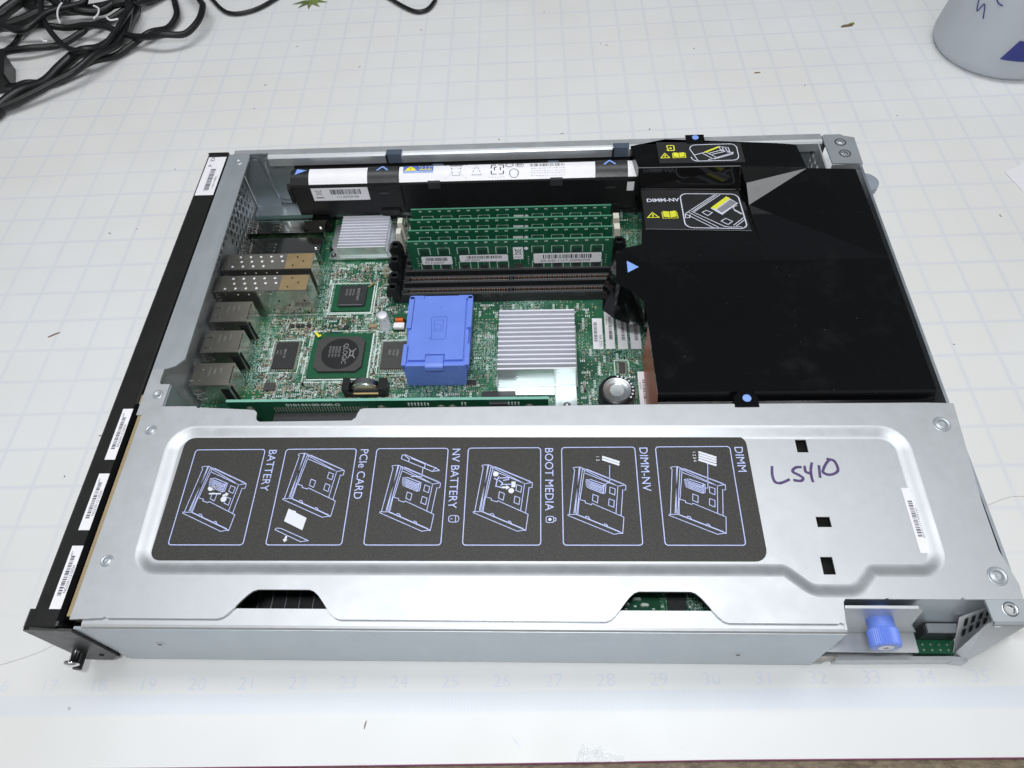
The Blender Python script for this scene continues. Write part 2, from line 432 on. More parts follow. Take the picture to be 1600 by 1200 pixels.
def rounded(P, rad, n=5, off=0.0):
    """offset polygon P (ccw) outward by off and round its corners; always the same point count"""
    m = len(P); Q = []
    E = []
    for i in range(m):
        a, b = Vector(P[i]), Vector(P[(i + 1) % m]); d = (b - a).normalized(); nrm = Vector((d.y, -d.x)); E.append((a + nrm * off, d))
    C = []
    for i in range(m):
        (p, d), (q, e_) = E[i - 1], E[i]
        cr = d.x * e_.y - d.y * e_.x
        t = ((q - p).x * e_.y - (q - p).y * e_.x) / cr
        C.append(p + d * t)
    out = []
    for i in range(m):
        c = C[i]; a = (C[i - 1] - c).normalized(); b = (C[(i + 1) % m] - c).normalized()
        d0 = (P[i][0] - P[i - 1][0], P[i][1] - P[i - 1][1]); d1 = (P[(i + 1) % m][0] - P[i][0], P[(i + 1) % m][1] - P[i][1])
        convex = d0[0] * d1[1] - d0[1] * d1[0] > 0
        r_ = rad if isinstance(rad, (int, float)) else rad[i]
        r_ = max(.01, r_ + (off if convex else -off))
        ang = a.angle(b); t = r_ / math.tan(ang / 2)
        s0 = c + a * t; s1 = c + b * t
        cen = c + (a + b).normalized() * (r_ / math.sin(ang / 2))
        v0, v1 = s0 - cen, s1 - cen
        tot = v0.angle_signed(v1) if v0.length > 0 else 0
        for k in range(n):
            an = -tot * k / (n - 1)
            out.append((cen.x + v0.x * math.cos(an) - v0.y * math.sin(an), cen.y + v0.x * math.sin(an) + v0.y * math.cos(an)))
    return out
def rrect(x0, y0, x1, y1, r_, n=5): return rounded([(x0, y0), (x1, y0), (x1, y1), (x0, y1)], r_, n)
XY = lambda z: ((0, 0, z), (1, 0, 0), (0, 1, 0))
# ------------------------------------------------------------------ the surface
mb = MB(); mb.box(-60, -40, -1.7, 60, 60, -.10, 'table_wood')
tag(mb.build('tabletop'), None, None, kind='structure')
mb = MB()
ed = [(-48, -13.86), (-9, -13.86), (-3, -13.83), (1, -13.80), (4, -13.77), (9, -13.76), (48, -13.72), (48, 45), (-48, 45)]
mb.plate(ed, [], 0.0, .09, 'cutting_mat_vinyl')
mat_t = thing('cutting_mat', 'off white cutting mat with faint blue inch grid under the opened server', 'cutting mat')
mb.build('mat_sheet', mat_t)
plain('mat_ink', (.745, .78, .85), .5, 0, .05, 6)
for n_ in range(16, 37):
    mb = MB(); mb.text(str(n_), ((n_ - 26, -12.50, .0015), (1, 0, 0), (0, 1, 0)), .34, 'mat_ink', ax='CENTER', sx=1.1)
    mb.build('ruler_number', mat_t)
plain('mat_edge_line', (.30, .09, .19), .6)
mb = MB()
for a, b in zip(ed[:6], ed[1:7]): mb.raw([(a[0], a[1] - .02, -.088), (b[0], b[1] - .02, -.088), (b[0], b[1] - .012, -.012), (a[0], a[1] - .012, -.012), (b[0], b[1], -.012), (a[0], a[1], -.012)], [(0, 1, 2, 3), (3, 2, 4, 5)], 'mat_edge_line')
mb.build('mat_edge', mat_t)
rnd = random.Random(4)
mb = MB()
pts = [(1.35, -13.72), (1.5, -13.50), (1.66, -13.62), (1.8, -13.52), (2.0, -13.66), (2.25, -13.71)]
mb.raw([(p[0], p[1], .004 + rnd.random() * .03) for p in pts] + [(p[0] * .98 + .03, -13.80, .004) for p in pts],
       [(i, i + 6, i + 7, i + 1) for i in range(5)], 'clear_tape')
t = mb.build('tape_scrap'); tag(t, 'crumpled scrap of clear tape on the front edge of the mat', 'tape')

# crumbs, leaf bits, threads on the mat
def W(x, y): p = DEV @ Vector((x, y, 0)); return (p.x, p.y)
def bit(name, label, cat, x, y, l, w_, ang, mat, h=.03, group=None, bend=.3):
    x, y = W(x, y)
    t = MB(Matrix.Translation((x, y, 0)) @ Matrix.Rotation(ang, 4, 'Z'))
    n = 6; vs = []
    for i in range(n + 1):
        u = i / n; ww = w_ * math.sin(math.pi * (.08 + .84 * u)) * .5; cx = (u - .5) * l; cy = bend * w_ * math.sin(math.pi * u)
        vs += [(cx, cy - ww, .002), (cx, cy, .002 + h), (cx, cy + ww, .002)]
    fs = []
    for i in range(n):
        for k in range(2): fs.append((3 * i + k, 3 * i + 3 + k, 3 * i + 4 + k, 3 * i + 1 + k))
    t.raw(vs, fs, mat, True)
    return tag(t.build(name), label, cat, group)
bit('dark_seed', 'small dark curved seed on the mat left of the black bezel', 'seed', -12.25, 8.31, .32, .07, .5, 'crumb')
bit('leaf_bit', 'small green and brown leaf bit on the mat near the plastic cup', 'leaf', 11.5, 21.51, .42, .17, .15, 'leaf_brown', .05)
bit('leaf_tip', 'green tip joined to the brown leaf bit near the plastic cup', 'leaf', 11.68, 21.6, .22, .14, .35, 'leaf_green', .06)
bit('reddish_crumb', 'reddish brown crumb on the mat behind the black air cover', 'crumb', 8.0, 18.96, .20, .06, .05, 'leaf_brown')
bit('dark_fleck', 'dark upright fleck on the mat in front of the server', 'fleck', -2.55, -1.15, .15, .03, 1.4, 'crumb')
bit('grey_smudge', 'short grey smudge on the mat right of the black air cover', 'smudge', 12.45, 9.27, .30, .04, -.35, 'mat_ink', .003)
bit('grey_scuff', 'grey scuff mark on the bare mat strip in front of the server', 'scuff', .30, -1.42, .24, .05, -.9, 'mat_ink', .003)
cr = [(-8.9, 17.9), (-8.1, 21.5), (-3.6, 22.3), (.9, 23.2), (-.55, 15.9), (1.45, 16.1), (2.9, 21.0), (3.1, 20.9), (4.2, 16.2), (-10.8, 14.9), (-5.6, 20.1), (13.5, 12.0), (10.9, 7.6), (9.4, 18.2), (-12.0, 12.1), (11.9, 16.5), (6.1, 20.5), (-9.9, 5.2), (-10.4, 4.1), (12.0, 4.6), (-8.8, 19.2)]
for i, (x, y) in enumerate(cr):
    bit('crumb', 'tiny dark crumb lying on the bare mat', 'crumb', x, y, .05 + .03 * (i % 3), .035, i * 1.3, 'crumb', .015, 'crumbs scattered over the mat')
star = thing('torn_leaf', 'torn green leaf star at the top edge of the mat beside the cable loop', 'leaf', (*W(-8.16, 24.6), 0))
mb = MB()
for k in range(5):
    a = -.3 - k * .62; bx, by = W(-8.16, 24.6)
    mb.raw([(bx, by, .05), (bx + math.cos(a) * .75, by + math.sin(a) * .62, .02), (bx + math.cos(a + .35) * .28, by + math.sin(a + .35) * .26, .06), (bx + math.cos(a - .35) * .28, by + math.sin(a - .35) * .26, .03)], [(0, 3, 1, 2)], 'leaf_green')
mb.build('leaf_blade', star)
mb = MB(); mb.tube([(*W(-12.2, -.2), .01), (*W(-11.2, -.35), .01), (*W(-10.2, -.15), .01), (*W(-9.2, .25), .01), (*W(-8.7, .9), .01)], .002, 'leaf_brown', 5)
tag(mb.build('thread'), 'thin reddish thread on the mat beside the front corner of the bezel', 'thread')
mb = MB(); mb.tube([(*W(9.6, 3.2), .01), (*W(10.1, 3.25), .01), (*W(10.8, 3.5), .01), (*W(11.3, 3.5), .01)], .0025, 'tan_foam', 5)
tag(mb.build('hair'), 'fine tan hair on the mat right of the metal lid', 'hair')
x, y = W(14.55, 12.4)
mb = MB(Matrix.Translation((x, y, 0)) @ Matrix.Rotation(.6, 4, 'Z')); mb.prism([(0, 0), (2.4, -.6), (2.6, 1.1), (.5, 1.3)], .01, .025, 'white_paper')
tag(mb.build('paper_slip'), 'white paper corner at the right edge of the mat', 'paper')

# cables in the top left corner
CAB = [
 ('black cable whose loop reaches furthest right out of the pile', 0.115, [(-19.4, 10.99, 0.47), (-18.14, 10.79, 0.55), (-17.3, 10.76, 0.63), (-16.48, 10.79, 0.47), (-15.65, 10.76, 0.55), (-14.71, 10.4, 0.63), (-13.79, 10.03, 0.47), (-12.91, 9.77, 0.55), (-12.36, 9.73, 0.63), (-11.74, 10.0, 0.47), (-11.38, 10.73, 0.55), (-11.38, 11.51, 0.63), (-11.67, 12.14, 0.47), (-12.11, 12.8, 0.55)]),
 ('black cable in the smaller loop just inside the widest loop', 0.115, [(-18.32, 7.89, 0.17), (-17.35, 7.56, 0.25), (-16.84, 7.61, 0.33), (-16.13, 7.81, 0.17), (-15.51, 8.28, 0.25), (-14.88, 8.75, 0.33), (-14.3, 9.29, 0.17), (-13.77, 9.84, 0.25), (-13.24, 10.45, 0.33), (-12.78, 10.98, 0.17), (-12.59, 11.66, 0.25), (-12.76, 12.28, 0.33), (-13.22, 13.26, 0.17)]),
 ('thin black cable hanging in a narrow U over the other cables', 0.1, [(-18.1, 12.78, 0.67), (-17.44, 11.3, 0.75), (-16.66, 10.08, 0.83), (-15.95, 9.29, 0.67), (-15.3, 8.78, 0.75), (-14.85, 8.7, 0.83), (-14.45, 9.07, 0.67), (-14.17, 9.87, 0.75), (-14.02, 10.8, 0.83), (-14.18, 11.7, 0.67), (-14.52, 12.44, 0.75)]),
 ('black cable crossing the middle of the pile from the left edge', 0.12, [(-19.0, 9.63, 0.22), (-18.68, 9.65, 0.3), (-17.61, 9.7, 0.38), (-16.66, 10.09, 0.22), (-15.98, 10.69, 0.3), (-15.74, 10.96, 0.38), (-15.28, 11.61, 0.22), (-14.8, 12.07, 0.3), (-14.31, 12.53, 0.38), (-13.79, 13.11, 0.22)]),
 ('thick black cable running along the front edge of the pile', 0.19, [(-17.5, 5.96, 0.22), (-17.35, 6.34, 0.3), (-16.85, 7.04, 0.38), (-16.34, 7.75, 0.22), (-15.96, 8.58, 0.3), (-15.5, 9.26, 0.38), (-14.91, 9.76, 0.22), (-14.4, 10.56, 0.3), (-14.27, 11.42, 0.38), (-14.46, 12.44, 0.22), (-14.92, 13.43, 0.3)]),
 ('black cable bent along the back of the pile', 0.17, [(-19.45, 11.04, 0.42), (-18.42, 11.44, 0.5), (-17.72, 11.82, 0.58), (-16.68, 12.08, 0.42), (-15.55, 12.08, 0.5), (-14.6, 12.3, 0.58), (-14.29, 12.78, 0.42)]),
 ('thick black cable crossing the left corner of the pile', 0.22, [(-19.93, 12.05, 0.32), (-19.42, 12.51, 0.4), (-19.03, 12.99, 0.48), (-18.87, 13.51, 0.32)]),
 ('thin black cable leaning up from the plug at the left', 0.09, [(-18.72, 10.14, 0.12), (-18.47, 11.08, 0.2), (-18.1, 12.03, 0.28), (-17.8, 13.14, 0.12), (-17.81, 13.68, 0.2)]),
 ('black cable wound inside the pile above the U loop', 0.15, [(-17.9, 12.94, 0.52), (-17.1, 12.14, 0.6), (-16.11, 11.55, 0.68), (-15.4, 11.78, 0.52), (-14.9, 12.35, 0.6), (-14.77, 12.64, 0.68)]),
 ('black cable doubled beside the thick front cable', 0.13, [(-15.58, 7.48, 0.47), (-15.02, 7.95, 0.55), (-14.62, 8.61, 0.63), (-14.2, 9.47, 0.47), (-14.05, 10.39, 0.55), (-14.24, 11.57, 0.63), (-14.88, 12.75, 0.47)]),
 ('black cable slack at the top left of the pile', 0.12, [(-19.2, 10.99, 0.77), (-17.69, 10.09, 0.85), (-16.97, 11.08, 0.93), (-16.09, 11.89, 0.77), (-15.91, 12.39, 0.85)]),
 ('black cable curving tightly across the pile top', 0.13, [(-19.63, 13.77, 0.22), (-18.76, 12.73, 0.3), (-17.86, 12.34, 0.38), (-17.37, 12.92, 0.22), (-17.42, 13.56, 0.3)]),
 ('slim black cable dipping in beside the green leaf', .075, [(-12.01, 13.57, 0.1), (-11.08, 12.31, 0.1), (-10.56, 11.91, 0.1), (-10.0, 11.95, 0.1), (-9.45, 12.3, 0.1), (-8.83, 13.08, 0.1), (-8.19, 13.82, 0.1)]),
 ('slim black cable loop at the top centre', .075, [(-5.04, 13.0, 0.1), (-4.48, 12.39, 0.1), (-3.88, 11.75, 0.1), (-3.42, 11.4, 0.1), (-3.06, 11.45, 0.1), (-2.82, 11.87, 0.1), (-2.72, 12.59, 0.1)]),
]
def run_on(P, r_, k):
    a, b = Vector(P[1]), Vector(P[0]); d = (b - a); d.z = 0; d.normalize(); s_ = Vector((-d.y, d.x, 0)); s_ = s_ if s_.dot(Vector((-1, .6, 0))) > 0 else -s_
    e1 = b + d * 2.5 + s_ * .3; e2 = b + d * 6 + s_ * 1.8; e3 = b + d * 9 + s_ * (4.5 + k % 3); e4 = b + d * 9.5 + s_ * (9 + k % 4)
    for e_ in (e1, e2, e3, e4): e_.z = r_ * 1.2 + .12 * (k % 4)
    return [tuple(e_) for e_ in (e4, e3, e2, e1)] + P
for k_, (label, r_, pts) in enumerate(CAB):
    pts = run_on(pts, r_, k_); pts = run_on(pts[::-1], r_, k_ + 1)[::-1]
    mb = MB(); mb.tube([(p[0], p[1], max(p[2], r_ * 1.02 + .01)) for p in pts], r_ * 1.02, 'cable_black', 12)
    tag(mb.build('cable'), label, 'cable', 'loose black cables in the pile')
GLINTS = [  # shiny highlights on the wrap, drawn as small white tubes
 [(-16.61, 11.57, 1.0), (-16.61, 11.17, 1.0), (-16.46, 10.67, 1.0), (-16.2, 10.18, 1.0)],
 [(-15.29, 11.25, 1.0), (-15.03, 11.03, 1.0), (-14.93, 10.63, 1.0), (-15.0, 10.35, 1.0)],
 [(-14.53, 10.41, 1.0), (-14.33, 10.2, 1.0), (-14.05, 10.25, 1.0)],
 [(-16.54, 9.21, 1.0), (-16.38, 9.04, 1.0), (-16.24, 9.03, 1.0)],]
for l_, pts in zip(('upright white highlight of wrap curled on the cables', 'white highlight of wrap curled into a hook on the cables', 'small white highlight of wrap lying right on the crossing cables', 'tiny pale highlight of wrap by the lower left cable'), GLINTS):
    mb = MB(); mb.tube(pts, .035, 'white_paper', 6); tag(mb.build('wrap_glint'), l_, 'wrap highlight')
mb = MB(); mb.prism([(-18.9, 9.0), (-18.0, 9.0), (-17.45, 7.6), (-18.5, 7.4)], .05, .7, 'cable_black')
tag(mb.build('plug', bevel=.08), 'black plug lying under the cables at the left edge', 'plug')

# frosted cup at the top right
cup = thing('plastic_cup', 'frosted plastic cup with navy print and pen scribbles standing behind the server', 'cup', (16.5, 7.65, 0))
mb = MB(); mb.lathe((16.5, 7.65, 0), [(0, .02), (1.8, .02), (1.98, .05), (2.06, .16), (2.1, .3), (2.1, .45), (2.03, 1.0), (1.70, 3), (1.4, 5.0), (1.3, 5.0), (1.93, 1.0), (0, .5)], 'frosted_plastic', 48)
mb.build('cup_body', cup)
def cupband(mb, a0, a1, z0, z1, mat, sl=0.0, n=14, off=.012):
    vs = []
    for i in range(n + 1):
        t = i / n
        for z in (z0, z1):
            a = a0 + (a1 - a0) * t + (sl * (1 - (z - z0) / (z1 - z0)) * (1 - t) if z1 != z0 else 0)
            r_ = 2.20 - .165 * z + off + .005; vs.append((16.5 + math.cos(a) * r_, 7.65 + math.sin(a) * r_, z))
    mb.raw(vs, [(2 * i, 2 * i + 2, 2 * i + 3, 2 * i + 1) for i in range(n)], mat, True)
mb = MB(); cupband(mb, R(-109), R(-50), .75, 1.35, 'navy_print', -.14); cupband(mb, R(-103), R(-50), 1.40, 1.44, 'ink'); mb.build('printed_band', cup)
mb = MB()
def cp(a, z): r_ = 2.215 - .165 * z; return (16.5 + math.cos(R(a)) * r_, 7.65 + math.sin(R(a)) * r_, z)
for st in ([(-160, 2.05), (-155, 1.75), (-152, 2.0), (-146, 1.65)], [(-158, 2.7), (-150, 2.5), (-142, 2.2), (-136, 2.15)], [(-128, 2.95), (-120, 2.7), (-112, 2.75)], [(-126, 3.1), (-118, 2.85), (-108, 2.95), (-112, 3.2)]):
    mb.tube([cp(*p) for p in st], .018, 'navy_print', 6)
mb.build('pen_scribble', cup)
# ------------------------------------------------------------------ the server (all in its own inches: x right, y away, z up)
srv = thing('server', 'opened rack server controller with silver chassis, black bezel and printed metal lid', 'server', (0, 0, 0), dev=True)
T = 2.3
# chassis: floor, walls, flanges
mb = MB()
fl_out = [(-7.55, .02), (6.1, .02), (6.3, .12), (8.45, .14), (9.45, .72), (9.45, .95), (8.92, 1.1), (8.92, 12.72), (-7.6, 12.72)]
mb.plate(fl_out, [], .09, .05, 'zinc')
mb.build('floor', srv)
mb = MB()                                                   # front wall with its folded top flange
mb.box(-7.46, 0, .06, 5.9, .05, T - .13, 'inner_zinc')
prof = [(0, T - .17), (.008, T - .12), (.03, T - .085), (.07, T - .068), (.36, T - .066), (.36, T - .10), (.08, T - .10), (.05, T - .17)]
mb.prism(prof, -7.30, 5.9, 'zinc', 'x')
fw = mb.build('front_wall', srv)
for x, z in ((-6.32, 1.21), (4.38, .82)):
    r_ = MB(); r_.lathe((x, -.002, z), [(0, .012), (.05, .016), (.085, .005), (.10, 0)], 'zinc', 20, 'y'); r_.cyl((x, -.0175, z), .045, .01, 'hole_black', 'y', 14); r_.build('rivet', fw)
mb = MB()                                                   # rear wall: recessed panel and top rail
mb.box(-7.5, 12.68, .06, 8.3, 12.74, T - .05, 'inner_zinc')
mb.prism([(12.46, T - .30), (12.46, T - .06), (12.50, T - .015), (12.56, T), (12.78, T), (12.78, T - .04), (12.58, T - .04), (12.5, T - .1), (12.5, T - .30)], -6.55, 8.1, 'zinc', 'x')
mb.box(-7.5, 12.63, T - .04, -6.55, 12.78, T, 'zinc')
rw = mb.build('rear_wall', srv)
mb = MB()                                                   # embossed frame on the rear wall, left end
io = rounded([(-6.75, .62), (8.0, .62), (8.0, 2.0), (-6.75, 2.0)], .12, 6)
oo = rounded([(-6.75, .62), (8.0, .62), (8.0, 2.0), (-6.75, 2.0)], .12, 6, .14)
n = len(io); vs = []
for lp, y in ((oo, 12.675), (rounded([(-6.75, .62), (8.0, .62), (8.0, 2.0), (-6.75, 2.0)], .12, 6, .10), 12.655), (rounded([(-6.75, .62), (8.0, .62), (8.0, 2.0), (-6.75, 2.0)], .12, 6, .04), 12.64), (io, 12.665)):
    vs += [(p[0], y, p[1]) for p in lp]
mb.raw(vs, [(k * n + i, (k + 1) * n + i, (k + 1) * n + (i + 1) % n, k * n + (i + 1) % n) for k in range(3) for i in range(n)], 'inner_zinc', True)
mb.build('rear_emboss', srv)
mb = MB()                                                   # right wall and lower rear shelf
mb.box(8.86, 1.1, .06, 8.92, 12.72, 2.2, 'inner_zinc')
mb.build('side_wall', srv)
mb = MB(); mb.box(-7.45, 12.2, .3, 2.0, 12.66, .46, 'inner_zinc'); mb.build('rear_shelf', srv)
mb = MB()                                                   # perforated intake panel under the strip
holes = []
for j in range(7):
    for i in range(21):
        y = 7.4 + i * .245 + (j % 2) * .1225; z = .62 + j * .212
        if z < 1.45 and y < 10.5: continue
        if y < 8.9 and z < 1.7: continue
        holes.append([(y + .092 * math.cos(a * math.pi / 3 + .5236), z + .092 * math.sin(a * math.pi / 3 + .5236)) for a in range(6)])
mb.plate([(.6, .1), (12.66, .1), (12.66, 2.2), (.6, 2.2)], holes, -7.5, .04, 'zinc', 'x')
mb.build('vent_panel', srv)
mb = MB()                                                   # folded bits seen inside the rear left corner
mb.prism([(-7.45, 12.66), (-6.95, 12.66), (-6.75, 12.2), (-7.45, 11.4)], .12, .16, 'zinc')
mb.prism([(-7.45, 2.1), (-6.92, 2.1), (-6.72, .35), (-7.45, .35)], 12.60, 12.65, 'inner_zinc', 'y')
mb.build('corner_gusset', srv)
# top strip behind the bezel
mb = MB()
so = [(-7.62, 5.52), (-7.30, 5.52), (-7.12, 5.60), (-6.97, 5.78), (-7.04, 12.46), (-7.06, 12.62), (-7.62, 12.62)]
mb.plate(so, [], T, .05, 'zinc_brushed')
mb.plate([(-7.62, 4.35), (-7.12, 4.35), (-7.12, 5.12), (-7.33, 5.12), (-7.36, 5.20), (-7.36, 5.52), (-7.62, 5.52)], [], T - .001, .05, 'zinc')
mb.box(-7.13, 4.3, 1.2, -7.10, 5.12, T - .05, 'inner_zinc')
st = mb.build('top_strip', srv, .012)
for x, y in ((-7.28, 12.30), (-7.30, 4.85)):
    r_ = MB(); r_.lathe((x, y, T), [(.11, .001), (.10, .018), (.07, .022), (.055, .008), (0, .006)], 'zinc_brushed', 20); r_.build('rivet', st)
# screw and foam seen in the gap by the ports
mb = MB(); mb.lathe((-6.62, 4.85, 1.2), [(.13, 0), (.12, .05), (.05, .09), (0, .09)], 'chrome', 16); mb.build('screw', srv)
mb = MB(); mb.lathe((-6.86, 4.9, 1.1), [(.14, 0), (.15, .22), (.10, .36), (0, .38)], 'tan_foam', 14); mb.build('foam_plug', srv)
# black bezel
mb = MB()
mb.prism([(-8.25, .12), (-8.25, T - .1), (-8.22, T - .03), (-8.16, T), (-7.72, T), (-7.68, T - .02), (-7.66, T - .1), (-7.66, .12), (-7.72, .12), (-7.72, T - .07), (-8.16, T - .07), (-8.19, T - .1), (-8.19, .12)], .02, 12.72, 'bezel_black', 'y')
mb.box(-8.24, 12.70, .12, -7.67, 12.74, T - .02, 'bezel_black')
bz = mb.build('front_bezel', srv, .01)
mb = MB(); mb.prism([(-8.33, .18), (-7.75, .18), (-7.50, .48), (-7.47, T - .12), (-8.18, T - .015), (-8.30, T - .03), (-8.33, T - .10)], -.05, .0, 'bezel_black', 'y')
mb.prism([(-8.28, T - .01), (-8.33, T - .05), (-8.33, T - .1), (-8.2, T - .1), (-7.75, T - .1), (-7.72, T - .01)], 0.0, .32, 'bezel_black', 'y')
ear = mb.build('bezel_ear', bz, .012)
mb = MB(); mb.prism([(-7.72, T + .012), (-7.66, T + .018), (-7.62, T - .02), (-7.62, T - .3), (-7.66, T - .3), (-7.68, T - .04)], .1, 4.62, 'gloss_black', 'y'); mb.build('bezel_lip', bz)
mb = MB(); mb.box(-7.60, .2, 1.9, -7.50, 4.72, T - .04, 'tan_foam'); mb.box(-7.66, 4.62, T - .12, -7.48, 4.86, T - .015, 'tan_foam'); mb.build('foam_strip', srv)
mb = MB(); mb.lathe((-8.20, -.05, .74), [(0, .26), (.05, .27), (.14, .24), (.15, .19), (.07, .185), (.07, 0)], 'chrome', 24, 'y'); mb.build('guide_screw', srv)
mb = MB(); mb.cyl((-8.16, -.33, .58), .085, .28, 'matte_black', 'y', 20); mb.build('guide_post', srv)
mb = MB(); mb.cyl((-8.0, -.062, .95), .05, .012, 'hole_black', 'y', 14); mb.cyl((-7.78, -.062, .55), .05, .012, 'hole_black', 'y', 14); mb.build('rivet', ear)

def barcode_label(name, parent, q, z, seed, lines=(), bar=(.12, .30, .76, .34), txt=None, radius=0, label=None):
    """q = four 2D corners (a origin, b = a+u, d = a+v)"""
    a, b, d = (Vector(k) for k in q); u = (b - a); v = (d - a); lu, lv = u.length, v.length; u.normalize(); v.normalize()
    fr = ((a.x, a.y, z), (u.x, u.y, 0), (v.x, v.y, 0)); m_ = MB()
    m_.poly([(0, 0), (lu, 0), (lu, lv), (0, lv)] if not radius else rrect(0, 0, lu, lv, radius), fr, 'white_paper', .006)
    f2 = (Vector(fr[0]) + u.to_3d() * (lu * bar[0]) + v.to_3d() * (lv * bar[1]), fr[1], fr[2])
    m_.bars(f2, lu * bar[2], lv * bar[3], 'ink', seed, .008)
    for s_, px, py, sz in (txt or []):
        m_.text(s_, (Vector(fr[0]) + u.to_3d() * (lu * px) + v.to_3d() * (lv * py), fr[1], fr[2]), sz, 'ink', .008)
    o = m_.build(name, parent)
    if label: o['label'] = label
    return o
# the bezel's four white stickers; text runs away from the photographer
for k, (y0, y1) in enumerate(((.31, 1.49), (1.80, 2.99), (3.30, 4.50))):
    barcode_label('barcode_sticker', bz, ((-7.72, y0), (-7.72, y1), (-7.94, y0)), T, 10 + k, bar=(.20, .42, .62, .34), txt=[('NG2501121S024', .24, .10, .075), ('REV', .84, .68, .05)])
barcode_label('barcode_sticker', bz, ((-7.67, 11.02), (-7.67, 12.52), (-8.16, 11.02)), T, 14, bar=(.12, .35, .55, .28), txt=[('11S0217190051', .16, .14, .075), ('P   EX2', .74, .62, .16)])

# lid: outer plate, soft rim, sunken field with square holes
LO = [(-7.50, .13), (-6.93, .16), (-6.88, .19), (-6.83, .16)]
def scurve(x0, y0, x1, y1, n=7):
    return [(x0 + (x1 - x0) * k / n, y0 + (y1 - y0) * (3 * (k / n) ** 2 - 2 * (k / n) ** 3)) for k in range(n + 1)]
LO += scurve(-4.85, .16, -4.22, .68) + scurve(-3.30, .68, -2.68, .16) + scurve(1.90, .15, 2.50, .67) + scurve(3.38, .67, 3.96, .14)
LO += [(5.76, .14), (5.80, .165), (5.84, .14), (5.88, .17), (5.92, .50), (5.96, .56), (6.62, .56), (6.66, .58), (6.70, .56), (7.86, .56), (7.90, .60), (7.94, .56), (8.88, .56), (8.90, .82), (8.84, 1.10), (8.77, 1.42), (8.78, 2.3), (8.86, 3.45), (8.93, 4.45), (8.4, 4.47), (3.0, 4.49)]
LO += [(-2.82, 4.46), (-2.90, 4.44), (-2.94, 4.36), (-2.97, 4.24), (-3.05, 4.17), (-4.95, 4.16), (-5.02, 4.19), (-5.05, 4.26), (-5.06, 4.38), (-5.12, 4.44), (-5.30, 4.46), (-6.3, 4.52), (-6.34, 4.50), (-6.4, 4.55), (-7.47, 4.56), (-7.50, 4.54)]
RP = [(-6.44, 1.20), (5.10, 1.20), (5.52, .84), (6.16, .84), (6.50, 1.20), (7.58, 1.20), (7.60, 3.70), (-6.52, 3.82)]
RR = [.25, .28, .22, .22, .28, .22, .28, .28]
D = .085
rim_o = rounded(RP, RR, 7, .26)
mb = MB(); mb.plate(LO, [rim_o], T, .045, 'zinc')
lid = mb.build('lid', srv)
mb = MB(); vs = []; K = 8
for k in range(K + 1):
    t_ = k / K; zz = T - D * (3 * t_ ** 2 - 2 * t_ ** 3); vs += [(p[0], p[1], zz) for p in rounded(RP, RR, 7, .26 * (1 - t_))]
n = len(rim_o)
mb.raw(vs, [(k * n + i, k * n + (i + 1) % n, (k + 1) * n + (i + 1) % n, (k + 1) * n + i) for k in range(K) for i in range(n)], 'zinc', True)
SQ = lambda x, y, w_, h: [(x - w_, y - h), (x + w_, y - h), (x + w_, y + h), (x - w_, y + h)]
hl = [SQ(5.845, 3.56, .105, .14), SQ(5.93, 1.99, .125, .10), SQ(5.83, 1.17, .105, .16)]
mb.plate(rounded(RP, RR, 7, 0.0), hl, T - D, .04, 'zinc')
mb.build('sunken_field', lid)
for x, y in ((-7.19, 3.98), (-7.18, 1.20), (8.56, 3.97), (8.59, .96)):
    r_ = MB(); big = .17 if x > 0 else .12
    r_.lathe((x, y, T), [(big, .001), (big * .96, .012), (big * .84, .016), (big * .76, .004), (big * .62, .002), (big * .5, .018), (big * .25, .02), (0, .012)], 'zinc_brushed', 26)
    for a in (0, 1):
        L_ = big * .30; W_ = big * .07
        r_.box(x - (L_ if a else W_), y - (W_ if a else L_), T + .018, x + (L_ if a else W_), y + (W_ if a else L_), T + .0225 + a * .001, 'zinc')
    r_.build('screw', lid)
# what shows under the lid: dark interior, a card and its parts
mb = MB(); mb.box(-5.2, .45, .35, -2.3, 4.1, .55, 'chip_black')
for k in range(9): mb.box(-4.9 + k * .28, .46, .551, -4.885 + k * .28, 4.0, .558, 'ink_grey')
mb.build('expansion_card', srv)
mb = MB(); mb.box(1.6, .30, 1.0, 4.6, 3.2, 1.06, 'dimm_plain')
for x, y in ((2.42, 1.02), (2.52, .90), (2.30, .80), (2.66, .78)): mb.box(x, y, 1.06, x + .13, y + .05, 1.12, 'silk_white'); mb.box(x - .02, y + .01, 1.06, x + .15, y + .04, 1.10, 'pad_tin')
mb.box(3.15, .70, 1.06, 3.5, 1.02, 1.12, 'chip_black'); mb.rect(2.86, .66, 2.98, 1.2, 1.064, 'package_green'); mb.rect(3.02, .6, 3.9, 1.3, 1.064, 'board_green')
for k in range(8): mb.box(2.35 + k * .17, .72 + .05 * (k % 3), 1.066, 2.40 + k * .17, .75 + .05 * (k % 3), 1.09, 'silk_white')
mb.build('small_card', srv)
mb = MB(); mb.box(4.75, .75, 1.95, 8.6, 4.3, 1.99, 'hole_black'); mb.build('dark_blocker', srv)  # added blocker: black sheet standing in for shade below the lid holes

